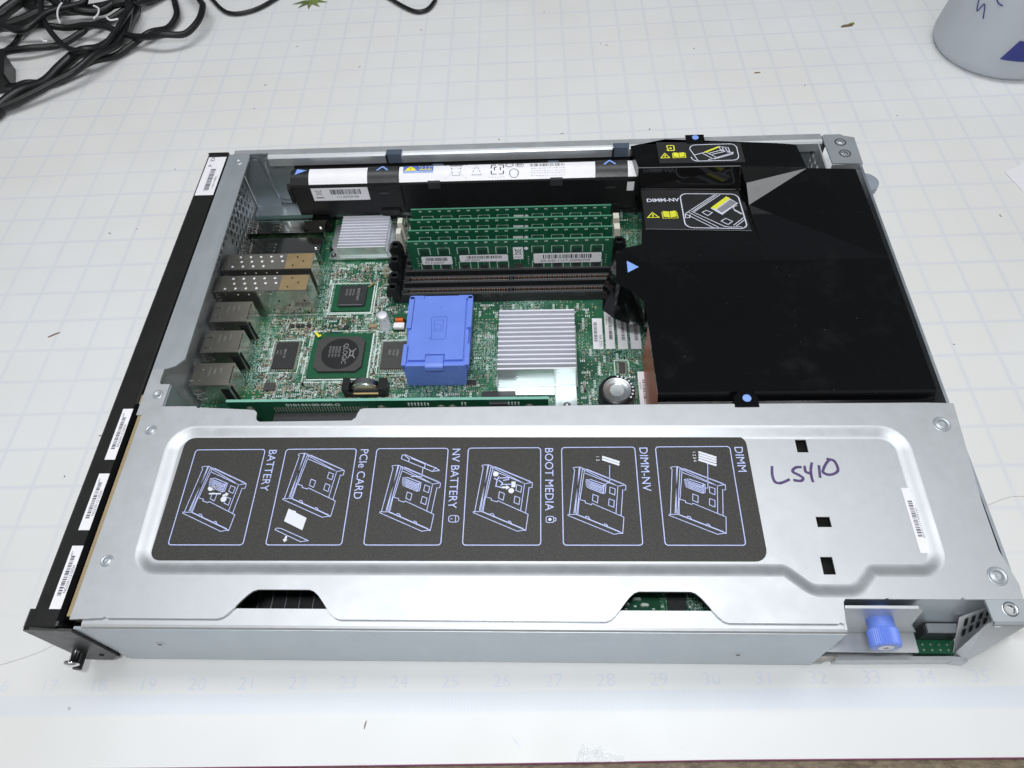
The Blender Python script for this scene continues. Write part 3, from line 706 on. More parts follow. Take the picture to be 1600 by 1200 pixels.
# instruction sheet on the lid
ZL = T - D
mb = MB(); lab = rounded([(-6.44, 1.24), (4.82, 1.24), (4.80, 3.80), (-6.44, 3.84)], [.2, .22, .2, .2], 6)
mb.raw([(p[0], p[1], ZL + .005) for p in lab], [tuple(range(len(lab)))], 'instruction_black')
sheet = mb.build('instruction_label', lid)
TRAY = [[(0.239, -0.45), (0.284, -0.436), (0.382, -0.433), (0.428, -0.456)], [(0.239, -0.45), (0.273, -0.49), (0.153, -1.408)], [(0.382, -0.437), (0.238, -1.39)], [(0.365, -0.437), (0.26, -1.39)], [(0.428, -0.456), (0.285, -1.412)], [(0.459, -0.515), (0.36, -1.099)], [(0.428, -0.456), (1.233, -0.823), (1.225, -0.917), (1.193, -0.926)], [(0.442, -0.486), (1.087, -0.841), (1.216, -0.819)], [(0.452, -0.553), (1.082, -0.841), (1.014, -1.392)], [(0.503, -0.476), (1.195, -0.795)], [(1.169, -0.916), (1.106, -1.437)], [(0.124, -1.417), (0.285, -1.417), (1.099, -1.78), (0.958, -1.806), (0.123, -1.435)], [(0.325, -1.427), (1.063, -1.754)], [(0.358, -1.118), (0.455, -1.145), (0.454, -1.182), (0.564, -1.219), (0.583, -1.195), (1.105, -1.446), (1.155, -1.472), (1.114, -1.789), (1.097, -1.794)], [(0.343, -1.099), (0.31, -1.412)], [(0.443, -1.48), (0.458, -1.454), (0.503, -1.463), (0.53, -1.516)], [(0.778, -1.631), (0.794, -1.605), (0.829, -1.614), (0.855, -1.667)], [(0.605, -1.007), (0.7, -1.048), (0.681, -1.183), (0.59, -1.137), (0.605, -1.007)], [(0.933, -0.859), (1.029, -0.897), (1.013, -1.024), (0.918, -0.981), (0.933, -0.859)], [(0.903, -1.101), (0.998, -1.138), (0.98, -1.274), (0.886, -1.229), (0.903, -1.101)]]
RAM = [[(0.486, -0.706), (0.793, -0.836), (0.864, -0.812)], [(0.483, -0.735), (0.789, -0.868)], [(0.488, -0.767), (0.794, -0.896)], [(0.485, -0.797), (0.791, -0.926)], [(0.49, -0.829), (0.787, -0.956)], [(0.495, -0.861), (0.783, -0.989), (0.829, -0.986)], [(0.513, -0.697), (0.495, -0.861)], [(0.547, -0.697), (0.527, -0.873)], [(0.572, -0.697), (0.855, -0.812), (0.834, -0.986)], [(0.82, -0.821), (0.8, -0.99)], [(0.802, -0.836), (0.783, -0.989)]]
STK = [[(0.836, -0.125), (1.125, -0.236)], [(0.83, -0.18), (1.118, -0.289)], [(0.823, -0.236), (1.111, -0.343)], [(0.816, -0.291), (1.103, -0.402)]]
LEAD = [[(0.963, -0.362), (0.901, -0.887), (0.854, -0.887)]]
BOOT = [[(0.54, -0.669), (0.593, -0.698), (0.626, -0.631)], [(0.593, -0.698), (0.572, -0.832), (0.685, -0.861)], [(0.629, -0.708), (0.7, -0.766), (0.667, -0.823)], [(0.645, -0.66), (0.819, -0.651), (0.811, -0.693), (0.716, -0.708)], [(0.701, -0.795), (0.875, -0.792)]]
BOOTD = [(0.563, -0.572), (0.869, -0.928), (0.909, -0.795), (0.772, -0.858)]
NVB = [[(0.514, -0.228), (0.523, -0.147), (0.586, -0.141), (1.224, -0.442), (1.29, -0.491), (1.149, -0.51), (0.514, -0.228)], [(0.579, -0.158), (0.677, -0.239), (0.663, -0.279)], [(0.711, -0.219), (1.002, -0.351), (0.991, -0.431)], [(1.049, -0.371), (1.214, -0.432), (1.166, -0.491)], [(0.965, -0.44), (0.954, -0.617), (0.75, -0.616)]]
PCI = [[(0.297, -1.299), (0.346, -1.328), (0.444, -1.356), (0.453, -1.384), (0.678, -1.495), (0.641, -1.74), (0.256, -1.558)], [(0.118, -1.722), (0.148, -1.698), (0.228, -1.704), (0.789, -1.945), (0.648, -1.967), (0.12, -1.731)], [(0.343, -1.878), (0.356, -1.946), (0.341, -1.99)]]
BATD = [(0.567, -0.869), (0.66, -0.84), (0.57, -0.985), (0.786, -0.986), (0.899, -1.005), (0.877, -1.101)]
L5 = [[(5.203, 3.106), (5.179, 2.952), (5.196, 2.811), (5.271, 2.77), (5.368, 2.793), (5.465, 2.839)], [(5.733, 3.103), (5.654, 3.097), (5.581, 3.044), (5.587, 2.991), (5.683, 2.926), (5.734, 2.867), (5.682, 2.815), (5.571, 2.827)], [(5.812, 3.108), (5.813, 3.007), (5.879, 2.972)], [(5.957, 3.179), (5.916, 3.054), (5.898, 2.913), (5.902, 2.808)], [(6.08, 3.119), (6.055, 2.9)], [(6.275, 3.273), (6.389, 3.224), (6.419, 3.051), (6.344, 2.969), (6.224, 2.941), (6.14, 2.982), (6.142, 3.041), (6.221, 3.171), (6.302, 3.255)]]
FR = [('BATTERY', -6.16, 0), ('PCIe CARD', -4.30, 1), ('NV BATTERY', -2.46, 2), ('BOOT MEDIA', -.63, 3), ('DIMM-NV', 1.21, 4), ('DIMM', 3.04, 5)]
def moved(pl, x, y): return [(p[0] + x, p[1] + y) for p in pl]
for name_, fx, kind in FR:
    x1 = fx + 1.43; mb = MB(); z0 = ZL + .0095; wl = .014
    mb.line(rrect(fx, 1.54, x1, 3.555, .06) + [rrect(fx, 1.54, x1, 3.555, .06)[0]], .018, XY(z0), 'line_blue')
    mb.text(name_, ((x1 + .085, 3.56, z0), (0, -1, 0), (1, 0, 0)), .232, 'line_blue', sx=.96)
    dy = .34 if kind == 1 else (.06 if kind in (0, 2, 3) else 0); dx = (-.02, .02, .1, .04, -.03, 0)[kind]
    oy = 3.555 + dy; ox = fx + dx
    for pl in TRAY: mb.line(moved(pl, ox, oy), wl, XY(z0), 'line_blue')
    if kind in (0, 2, 4, 5):
        for pl in RAM: mb.line(moved(pl, ox, oy), .017, XY(z0 + .001), 'line_blue')
    if kind == 5:
        for pl in STK: mb.line(moved(pl, ox, oy), .045, XY(z0 + .001), 'line_white')
        for pl in LEAD: mb.line(moved(pl, ox, oy), wl, XY(z0), 'line_blue')
        for k in range(4): mb.text(str(k + 1), ((ox + .70, oy - .10 - k * .062, z0), (0, -1, 0), (1, 0, 0)), .085, 'line_white')
    if kind == 4:
        for pl in STK[:2]: mb.line(moved(pl, ox, oy - .09), .045, XY(z0 + .001), 'line_white')
        mb.line([(ox + .95, oy - .40), (ox + .93, oy - .77), (ox + .86, oy - .78)], wl, XY(z0), 'line_blue')
        for k in range(2): mb.text(str(k + 1), ((ox + .70, oy - .19 - k * .07, z0), (0, -1, 0), (1, 0, 0)), .085, 'line_white')
    disc = lambda c, r_: mb.poly([(c[0] + r_ * math.cos(a * .5236), c[1] + r_ * math.sin(a * .5236)) for a in range(12)], XY(z0 + .001), 'line_white')
    def arrow(c, a, l=.1):
        ca, sa = math.cos(a), math.sin(a)
        P = [(-l * .8, -.02), (.0, -.02), (.0, -.05), (l * .7, 0), (.0, .05), (0, .02), (-l * .8, .02)]
        mb.poly([(c[0] + x * ca - y * sa, c[1] + x * sa + y * ca) for x, y in P], XY(z0 + .001), 'line_white')
    if kind == 3:
        for pl in BOOT: mb.line(moved(pl, fx, 3.555), .02, XY(z0 + .001), 'line_blue')
        q = moved(BOOTD, fx, 3.555); disc(q[0], .055); disc(q[1], .055); arrow(q[3], 0); mb.poly(rrect(q[2][0] - .04, q[2][1] - .06, q[2][0] + .04, q[2][1] + .06, .01), XY(z0 + .001), 'line_white')
        bx, by = x1 + .10, 2.10
        mb.line(rrect(bx, by - .12, bx + .14, by, .03) + [(bx, by - .09)], wl, XY(z0), 'line_blue'); mb.line(rrect(bx + .14, by - .09, bx + .18, by - .03, .01), wl, XY(z0), 'line_blue'); disc((bx + .07, by - .06), .03)
    if kind == 2:
        for pl in NVB: mb.line(moved(pl, fx, 3.555), .016, XY(z0), 'line_blue')
        bx, by = x1 + .11, 2.12
        mb.line(rrect(bx, by - .13, bx + .19, by, .05) + [(bx, by - .09)], wl, XY(z0), 'line_blue'); mb.line([(bx + .13, by - .13), (bx + .13, by)], wl, XY(z0), 'line_blue')
        mb.line([(bx + .04, by - .065), (bx + .07, by - .065)], wl, XY(z0), 'line_blue')
    if kind == 1:
        mb.poly(moved(PCI[0], fx, 3.57), XY(z0 + .001), 'line_white'); mb.line(moved(PCI[1], fx, 3.57), wl, XY(z0), 'line_blue'); arrow((fx + .35, 3.57 - 1.92), -1.75, .08)
    if kind == 0:
        q = moved(BATD, fx - .04, 3.57); disc(q[0], .06); arrow(q[1], .9, .09); disc(q[5], .06); arrow(q[4], .4, .08); mb.line([q[2], q[3]], .028, XY(z0 + .001), 'line_white')
    mb.build('instruction_drawing', sheet)
mb = MB()
for pl in L5:
    q = []
    for i in range(len(pl) - 1):                             # smooth the pen strokes
        a, b, c_, d = (Vector(pl[j]) for j in (max(i - 1, 0), i, i + 1, min(i + 2, len(pl) - 1)))
        for k in range(5):
            t_ = k / 5; q.append(tuple(.5 * ((2 * b) + (c_ - a) * t_ + (2 * a - 5 * b + 4 * c_ - d) * t_ * t_ + (3 * b - a - 3 * c_ + d) * t_ ** 3)))
    q.append(pl[-1]); mb.line(q, .052, XY(ZL + .003), 'marker_purple')
hw = mb.build('handwriting', lid)
hw['label'] = 'L5410 handwritten in purple black marker'
barcode_label('barcode_sticker', lid, ((7.70, 1.40), (7.70, 2.66), (7.47, 1.40)), ZL, 33, bar=(.24, .46, .56, .34), txt=[('902211112021N', .22, .16, .085)])
# ------------------------------------------------------------------ main circuit board and what is soldered to it
mb = MB(); mb.box(-7.46, .85, .25, 8.80, 12.15, .30, 'pcb_edge', 'board_green')
pcb = mb.build('circuit_board', srv)
PZ = .30
BLK = [(-7.6, 5.8, -6.3, 12.2), (-7.6, 8.5, -4.95, 12.2), (-5.0, 10.4, -3.3, 11.9), (-4.8, 8.6, -3.6, 9.7), (-5.05, 6.5, -3.45, 8.0), (-5.97, 6.8, -5.28, 7.75), (-3.25, 6.75, -2.4, 7.7),
       (-3.35, 8.0, -2.7, 8.55), (-3.95, 6.05, -2.85, 6.45), (-3.2, 8.85, 2.95, 11.3), (-2.5, 6.3, -.9, 8.5), (-.3, 5.5, 1.7, 8.1), (2.02, 7.3, 3.4, 8.6), (2.1, 5.4, 2.95, 6.3), (3.05, 5, 3.5, 6.75), (2.6, 6.55, 2.85, 7.0)]
rnd = random.Random(11)
def free(x, y, m_=.03): return not any(a - m_ < x < c + m_ and b - m_ < y < d + m_ for a, b, c, d in BLK)
def comp(mb, x, y, big=False):
    k = rnd.random(); l = rnd.choice([.05, .06, .07]) * (1.35 if big else 1); w_ = l * .5
    h = .03
    if rnd.random() < .5: a, b = l, w_
    else: a, b = w_, l
    body = 'cap_tan' if k < .16 else ('resist_black' if k < .62 else ('pad_tin' if k < .90 else 'pad_gold'))
    mb.box(x - a / 2, y - b / 2, PZ, x + a / 2, y + b / 2, PZ + h, 'pad_tin')
    if a > b: mb.box(x - a / 4, y - b / 2 - .002, PZ, x + a / 4, y + b / 2 + .002, PZ + h + .004, body)
    else: mb.box(x - a / 2 - .002, y - b / 4, PZ, x + a / 2 + .002, y + b / 4, PZ + h + .004, body)
n_ = 0
while n_ < 100:
    x = rnd.uniform(-6.3, 3.2); y = rnd.uniform(5.1, 9.2)
    if free(x, y, .07): mb = MB(); comp(mb, x, y, True); mb.build('surface_component', srv); BLK.append((x - .06, y - .06, x + .06, y + .06)); n_ += 1
mb = MB(); n_ = 0
while n_ < 1150:
    cx = rnd.uniform(-6.4, 3.3) if rnd.random() < .28 else rnd.uniform(-6.4, -2.6); cy = rnd.uniform(5.0, 12.0)
    hor = rnd.random() < .5; kk = rnd.choice([1, 1, 2, 3, 4, 5])
    for j in range(kk):
        x = cx + (j * .075 if hor else 0); y = cy + (0 if hor else j * .075)
        if x < 3.3 and free(x, y): comp(mb, x, y); n_ += 1
o = mb.build('surface_components', srv); o['kind'] = 'stuff'
mb = MB()                                                    # pads and silkscreen strokes
for _ in range(2100):
    x = rnd.uniform(-6.4, 3.2) if rnd.random() < .4 else rnd.uniform(-6.4, -2.6); y = rnd.uniform(5.0, 12.0); hor = rnd.random() < .5; kk = rnd.choice([3, 4, 5, 6, 8])
    for j in range(kk):
        a = x + (j * .045 if hor else 0); b = y + (0 if hor else j * .045)
        if free(a, b, .01): mb.rect(a, b, a + (.022 if hor else .06), b + (.06 if hor else .022), PZ + .004, 'silk_white' if _ % 3 else 'pad_tin')
o = mb.build('board_marks', srv); o['kind'] = 'stuff'

def silk(m_, x0, y0, x1, y1, w_=.02): m_.line([(x0, y0), (x1, y0), (x1, y1), (x0, y1), (x0, y0)], w_, XY(PZ + .005), 'silk_white')
def chip(name, x0, y0, x1, y1, h, mat, lead=None, txt=None, label=None, sil=True):
    mb = MB(); mb.box(x0, y0, PZ, x1, y1, PZ + h, mat)
    if lead:
        for side in range(4):
            hor = side < 2; L_ = (x1 - x0) if hor else (y1 - y0); nn = int(L_ / lead)
            for i in range(nn):
                t_ = (i + .5) * L_ / nn; q = lead * .27
                if hor: yy = y0 - .05 if side == 0 else y1; mb.box(x0 + t_ - q, yy, PZ, x0 + t_ + q, yy + .05, PZ + .03, 'pad_tin')
                else: xx = x0 - .05 if side == 2 else x1; mb.box(xx, y0 + t_ - q, PZ, xx + .05, y0 + t_ + q, PZ + .03, 'pad_tin')
    for s_, px, py, sz in (txt or []): mb.text(s_, ((px, py, PZ + h), (0, -1, 0), (1, 0, 0)), sz, 'chip_mark', .002)
    if sil: silk(mb, x0 - .1, y0 - .1, x1 + .1, y1 + .1)
    o = mb.build(name, srv)
    if label: o['label'] = label
    return o
chip('chip', -5.92, 6.87, -5.37, 7.68, .07, 'chip_black', .05, [('88E6123', -5.68, 7.46, .08), ('LGC2', -5.78, 7.42, .06), ('0942', -5.87, 7.42, .06)])
o = chip('chip', -3.18, 6.82, -2.46, 7.64, .07, 'chip_grey', .05, [('K4S64', -2.82, 7.4, .08), ('TC75', -2.92, 7.4, .08), ('0938', -3.02, 7.4, .08)])
chip('chip', 2.66, 6.62, 2.80, 6.93, .06, 'chip_grey', .045, None)
chip('chip', -5.98, 6.22, -5.72, 6.44, .07, 'chip_grey', .07, None, None, False)
chip('chip', -1.02, 6.32, -.78, 6.46, .06, 'chip_black', .06, None, None, False)
for x in (-5.68, -5.55, -5.42, -5.26): chip('chip', x, 8.18, x + .09, 8.28, .05, 'resist_black', None, None, None, False)
chip('chip', -4.28, 8.10, -4.16, 8.22, .05, 'chip_black', None, None, None, False)
chip('crystal', -3.62, 8.12, -3.42, 8.22, .07, 'cap_tan', None, None, None, False)
# two ball-grid chips
mb = MB(); mb.box(-4.72, 8.70, PZ, -3.69, 9.60, PZ + .04, 'package_green'); mb.prism(rounded([(-4.56, 8.82), (-3.83, 8.82), (-3.83, 9.52), (-4.56, 9.52)], .06, 3), PZ + .04, PZ + .10, 'chip_black')
silk(mb, -4.80, 8.62, -3.60, 9.68, .025); mb.line([(-4.72, 8.66), (-3.66, 8.66), (-3.66, 9.6)], .03, XY(PZ + .006), 'silk_white')
mb.line([(-4.5, 8.85), (-3.9, 8.85)], .012, XY(PZ + .103), 'chip_mark'); mb.line([(-3.78, 9.48), (-3.66, 9.62)], .05, XY(PZ + .105), 'pad_gold')
mb.text('BMCPWR', ((-4.08, 9.42, PZ + .10), (0, -1, 0), (1, 0, 0)), .10, 'chip_mark', .002)
for k in range(3): mb.text('0941SE1', ((-4.2 - k * .09, 9.4, PZ + .10), (0, -1, 0), (1, 0, 0)), .07, 'chip_mark', .002)
mb.build('processor_chip', srv)
mb = MB(); mb.box(-4.99, 6.58, PZ, -3.51, 7.94, PZ + .05, 'package_green')
mb.prism([(-4.84, 6.86), (-4.70, 6.72), (-3.78, 6.72), (-3.64, 6.86), (-3.64, 7.64), (-3.78, 7.78), (-4.70, 7.78), (-4.84, 7.64)], PZ + .05, PZ + .13, 'chip_grey')
mb.cyl((-4.22, 7.25, PZ + .13), .47, .004, 'chip_die', n=40)
mb.line([(-4.97, 6.55), (-3.48, 6.55), (-3.48, 7.95)], .035, XY(PZ + .012), 'silk_white'); silk(mb, -5.10, 6.48, -3.38, 8.06)
mb.text('QLOGIC', ((-4.15, 7.56, PZ + .134), (0, -1, 0), (1, 0, 0)), .165, 'chip_mark', .002)
for k in range(4): mb.text('ISP2532 091', ((-4.27 - k * .08, 7.48, PZ + .134), (0, -1, 0), (1, 0, 0)), .07, 'chip_mark', .002)
mb.line([(-3.97, 7.18), (-3.89, 7.18), (-3.89, 7.32), (-3.97, 7.32), (-3.97, 7.18)], .025, XY(PZ + .137), 'chip_mark')
for a, b in (((-3.97, 7.18), (-4.01, 7.11)), ((-3.89, 7.18), (-3.84, 7.11)), ((-3.97, 7.32), (-4.01, 7.39)), ((-3.89, 7.32), (-3.84, 7.39))): mb.line([a, b], .022, XY(PZ + .137), 'chip_mark')
mb.line([(-4.93, 7.90), (-4.85, 7.80), (-4.82, 7.82)], .06, XY(PZ + .140), 'warn_yellow')
o = mb.build('processor_chip', srv); o['label'] = 'square grey chip with round black centre and a yellow paint mark'

def sink(name, x0, x1, y0, y1, zt, nf, ft, base_pad, label=None, pins=()):
    mb = MB(); bx0, bx1, by0, by1 = base_pad; mb.box(bx0, by0, PZ + .05, bx1, by1, PZ + .12, 'sink_side')
    for k in range(nf):
        y = y0 + (y1 - y0 - ft) * k / (nf - 1); mb.box(x0, y, PZ + .12, x1, y + ft, zt, 'aluminium' if k else 'sink_side', 'aluminium')
    mb.box(x0, y0 + .01, PZ + .12, x1, y1 - .01, PZ + .12 + (zt - PZ) * .25, 'aluminium')
    for px, py in pins:
        mb.cyl((px, py, PZ + .12), .075, .03, 'socket_black', n=14)
        for q in range(4): mb.cyl((px, py, PZ + .15 + q * .05), .055, .025, 'chrome', n=14)
        mb.cyl((px, py, PZ + .35), .045, .10, 'socket_black', n=12, r2=.03)
    o = mb.build(name, srv, .006)
    if label: o['label'] = label
sink('heat_sink', -4.74, -3.42, 10.56, 11.78, .76, 12, .035, (-5.02, -3.05, 10.50, 11.80), 'small finned heat sink beside the port cages', ((-4.92, 10.62), (-3.18, 11.62)))
sink('heat_sink', -.23, 1.60, 6.25, 8.02, 1.08, 14, .045, (-.28, 1.65, 6.22, 8.05), 'large finned heat sink beside the blue cover')
mb = MB(); mb.box(1.12, 5.1, PZ + .05, 1.62, 6.215, PZ + .10, 'sink_side'); mb.box(-.26, 6.0, PZ + .05, 1.1, 6.215, PZ + .08, 'sink_side')
mb.lathe((1.38, 5.66, PZ + .10), [(.10, 0), (.09, .04), (.04, .06), (0, .05)], 'chrome', 16); mb.build('heat_sink_bracket', srv)
mb = MB(); mb.box(-.62, 5.84, PZ, .18, 6.02, PZ + .22, 'socket_grey'); mb.build('pin_socket', srv)

# metal cages of the ports
def dots(mb, spots, z, mat, r_=.035, ax='z'):
    for a, b in spots:
        if ax == 'z': mb.cyl((a, b, z), r_, .003, mat, n=10, smooth=False)
        else: mb.cyl((a, z, b), r_, .003, mat, 'y', n=10, smooth=False)
def sfp(y0, y1, x0, label):
    mb = MB(); zt = 1.28; x1 = -5.08; xm = -5.78
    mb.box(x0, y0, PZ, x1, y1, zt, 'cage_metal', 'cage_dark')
    mb.rect(xm, y0 + .01, x1 - .01, y1 - .01, zt + .004, 'gold_sheen')  # golden reflection on the cage top, put into the colour
    mb.line([(x0, y0 + .01), (x1, y0 + .01)], .014, XY(zt + .006), 'chrome')
    W_ = y1 - y0
    dots(mb, [(x0 + .42 + i * .27 + (.13 if r_ == 1 else 0) - r_ * .07, y1 - .1 - r_ * .165) for r_ in range(3) for i in range(5 if r_ != 1 else 5)][:14], zt, 'white_paper', .033)  # perforations that look bright, their light painted as white discs
    dots(mb, [(xm + .2, y0 + .13), (xm + .27, y0 + .42), (xm + .45, y0 + .27)], zt + .004, 'hole_black', .025)
    dots(mb, [(x0 + .6 + i * .28, zt - .12) for i in range(4)], y0 - .003, 'white_paper', .02, 'y')
    dots(mb, [(x0 + 1.35 + .22 * i, .55 + .17 * ((i * 2) % 3)) for i in range(5)] + [(x0 + 1.0, .8), (x0 + 2.2, .42)], y0 - .003, 'hole_black', .03, 'y')
    mb.box(x0 + .02, y0 - .012, PZ, x1, y0 - .002, PZ + .03, 'chrome')
    for i in range(5): mb.box(x0 - .0, y0 - .02, .5 + i * .14, x0 + .12, y0 - .008, .53 + i * .14, 'chrome')
    o = mb.build('port_cage', srv, .012); o['label'] = label
sfp(9.33, 9.88, -7.44, 'rear of the two tall perforated cages')
sfp(8.60, 9.13, -7.46, 'front of the two tall perforated cages')
for y0, y1, lb in ((11.18, 11.64, 'low cage nearest the rear wall'), (10.40, 10.98, 'low cage next to the tall cages')):
    mb = MB(); mb.box(-7.4, y0, PZ, -5.2, y1, .75, 'cage_mirror'); mb.rect(-6.75, y0 + .06, -5.3, y1 - .06, .754, 'cage_mirror')
    for i in range(3): mb.box(-6.7, y0 + .1 + i * .12, .754, -6.45, y0 + .13 + i * .12, .775, 'chrome')
    for i in range(9): mb.box(-7.36 + (i % 2) * .1, y0 + .03 + i * .048, .755, -7.22 + (i % 2) * .1, y0 + .05 + i * .048, .80, 'chrome')
    mb.line([(-7.4, y0 + .01), (-5.2, y0 + .01)], .014, XY(.757), 'chrome')
    mb.lathe((-5.32, y0 + .18, .75), [(.05, 0), (.04, .03), (0, .04)], 'chrome', 10)
    o = mb.build('port_cage', srv, .01); o['label'] = lb
for i, (y0, y1) in enumerate(((7.77, 8.42), (6.83, 7.50), (5.87, 6.52))):
    mb = MB(); x1 = -6.47; zt = 1.10
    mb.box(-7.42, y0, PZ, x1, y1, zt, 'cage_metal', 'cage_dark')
    mb.line([(-7.42, y0 + .01), (x1, y0 + .01)], .014, XY(zt + .005), 'chrome')
    mb.line([(x1 - .012, y0 + .08), (x1 - .012, y1 - .1)], .02, XY(zt + .005), 'hole_black')
    mb.line([(x1 - .02, y0), (x1 - .02, y1)], .01, XY(zt + .004), 'gold_sheen')
    mb.box(x1 + .001, y0 + .02, PZ + .05, x1 + .02, y0 + .09, zt - .12, 'hole_black')
    mb.box(x1 - .25, y0 - .012, PZ + .1, x1 - .06, y0 - .002, zt - .15, 'hole_black')
    for k, t_ in enumerate(('FOXCN', '1368A', 'L91R')): mb.text(t_, ((-7.05 + k * .13, y1 - .12, zt), (0, -1, 0), (1, 0, 0)), .075, 'chip_mark', .003)
    for yy in (y0 + .14, y0 + .45): mb.tube([(-7.45, yy, zt + .02), (-7.30, yy, zt + .03), (-7.18, yy + .005, zt + .01)], .012, 'chrome', 6)
    for zz in (.6, .82): mb.tube([(-7.45, y0 - .01, zz), (-7.30, y0 - .06, zz), (-7.14, y0 - .01, zz + .02)], .012, 'chrome', 6)
    o = mb.build('network_port', srv, .01); o['label'] = ('rearmost of three metal network ports', 'middle one of three metal network ports', 'frontmost of three metal network ports')[i]

# memory sockets
DY = (9.10, 9.50, 9.90, 10.29, 10.68, 11.07)
for i, y in enumerate(DY):
    mb = MB(); h = .60
    mb.box(-2.92, y - .13, PZ, 2.74, y + .13, PZ + .12, 'socket_black'); 
    for s_ in (-1, 1): mb.box(-2.80, y + s_ * .085 - .035, PZ + .12, 2.66, y + s_ * .085 + .035, h, 'socket_black', 'socket_grey')
    mb.box(-2.8, y - .05, PZ + .12, -2.66, y + .05, h + .02, 'socket_black'); mb.box(2.52, y - .05, PZ + .12, 2.66, y + .05, h + .02, 'socket_black'); mb.box(-.02, y - .05, PZ + .12, .05, y + .05, h, 'socket_black')
    for k in range(118):
        x = -2.62 + k * .0438
        if -.06 < x < .09: continue
        mb.box(x, y - .056, h - .06, x + .018, y - .040, h + .004, 'pad_tin'); mb.box(x, y + .040, h - .06, x + .018, y + .056, h + .004, 'copper' if i < 2 and k % 3 == 0 else 'pad_tin')
    so_ = mb.build('memory_socket', srv)
    if i < 2: so_['label'] = 'empty memory socket'
    for s_ in (-1, 1):
        mb = MB(); iv = i >= 4; x = -3.02 if s_ < 0 else 2.80
        if iv: mb.prism([(x - .08, .55), (x + .12, .55), (x + .10, 1.22), (x - .03, 1.22)] if s_ < 0 else [(x - .12, .55), (x + .1, .55), (x + .06, 1.22), (x - .10, 1.22)], y - .10, y + .10, 'ivory', 'y')
        else:
            zt = 1.12 if i == 3 else (.98 if i >= 2 else .80)
            pr = [(x + .14, .3), (x + .14, zt - .15), (x + .06, zt), (x - .10, zt), (x - .20, zt - .12), (x - .16, zt - .3), (x - .06, .55), (x - .06, .3)]
            if s_ > 0: pr = [(2 * x - a, b) for a, b in pr]
            mb.prism(pr, y - .12, y + .12, 'matte_black', 'y')
            mb.prism([(a * .999 + (.001 * x), b + .0) for a, b in pr[1:6]], y - .05, y + .05, 'socket_black', 'y')
        lt = mb.build('latch', so_, .015)
        if iv: lt['label'] = 'ivory latch'

# riser card with its socket, seen in the lid's notch
mb = MB(); mb.box(-6.0, 4.90, .45, .96, 4.965, 1.9, 'dimm_plain', 'pcb_edge')
fr = ((-6.0, 4.898, 0), (1, 0, 0), (0, 0, 1))
mb.text('010144100-000-G', ((-4.72, 4.899, 1.72), (1, 0, 0), (0, 0, 1)), .135, 'silk_white', .003, sx=1.2, bold=.004)
for k in range(34): mb.box(-5.02 + k * .062, 4.89, 1.50, -4.995 + k * .062, 4.90, 1.66, 'pad_tin')
for x, w_ in ((-2.05, .5), (-.9, .2), (.1, .3)):
    for k in range(int(w_ / .07)): mb.box(x + k * .07, 4.885, 1.70, x + .03 + k * .07, 4.90, 1.80, 'silk_white')
for x in (-5.55, -1.35, -1.1, -2.65, .55): mb.lathe((x, 4.90, 1.62), [(.0, .05), (.05, .05), (.09, 0)], 'pad_tin', 12, 'y')
mb.box(-.30, 4.85, 1.55, .1, 4.90, 1.8, 'socket_grey')
rs = mb.build('riser_card', srv)
mb = MB(); mb.box(-5.05, 4.30, 1.0, -2.85, 4.88, 1.48, 'socket_grey'); mb.box(-4.95, 4.50, 1.481, -2.95, 4.62, 1.485, 'socket_black'); mb.build('card_connector', rs, .015)

# tall bits
mb = MB(); mb.lathe((-3.20, 8.17, PZ), [(.15, 0), (.155, .03), (.13, .06), (.135, .44), (.13, .49), (.11, .51), (0, .505)], 'aluminium', 28); o = mb.build('capacitor', srv); o['label'] = 'small silver can capacitor'
mb = MB(); cx, cy = 2.53, 5.86
mb.lathe((cx, cy, PZ), [(.40, 0), (.42, .03), (.41, .08), (.42, .42), (.40, .47), (.32, .49)], 'socket_black', 40)
mb.lathe((cx, cy, PZ), [(.32, .488), (.29, .478), (.26, .455), (.17, .452), (.165, .444), (.16, .4435), (0, .4435)], 'sink_side', 40)
for k in range(9):
    a = R(-35 + k * 15); mb.box(cx + math.cos(a) * .365 - .022, cy + math.sin(a) * .365 - .022, PZ + .46, cx + math.cos(a) * .365 + .022, cy + math.sin(a) * .365 + .022, PZ + .4855, 'line_white')
o = mb.build('capacitor', srv); o['label'] = 'large round capacitor with black sleeve and silver top'
mb = MB(); mb.box(-3.0, 8.32, PZ, -2.68, 8.50, PZ + .12, 'package_green'); mb.box(-2.97, 8.02, PZ, -2.70, 8.36, PZ + .05, 'socket_black')
mb.cyl((-2.93, 8.28, PZ + .14), .075, .2, 'orange_wire', 'x', 18); mb.box(-2.97, 8.04, PZ + .05, -2.70, 8.20, PZ + .14, 'white_paper'); mb.build('inductor', srv, .01)
mb = MB(); mb.cyl((-3.43, 6.14, .40), .37, .14, 'chrome', 'y', 40); mb.cyl((-3.43, 6.12, .40), .30, .02, 'sink_side', 'y', 32)
cc = mb.build('coin_cell', srv, .015)
mb = MB(); mb.box(-3.95, 6.02, PZ, -3.78, 6.34, .66, 'matte_black'); mb.box(-3.08, 6.02, PZ, -2.88, 6.34, .66, 'matte_black'); mb.box(-3.9, 6.02, PZ, -2.9, 6.10, .44, 'matte_black'); mb.box(-3.7, 6.01, .44, -3.1, 6.05, .47, 'pad_gold'); mb.build('coin_cell_holder', srv, .015)
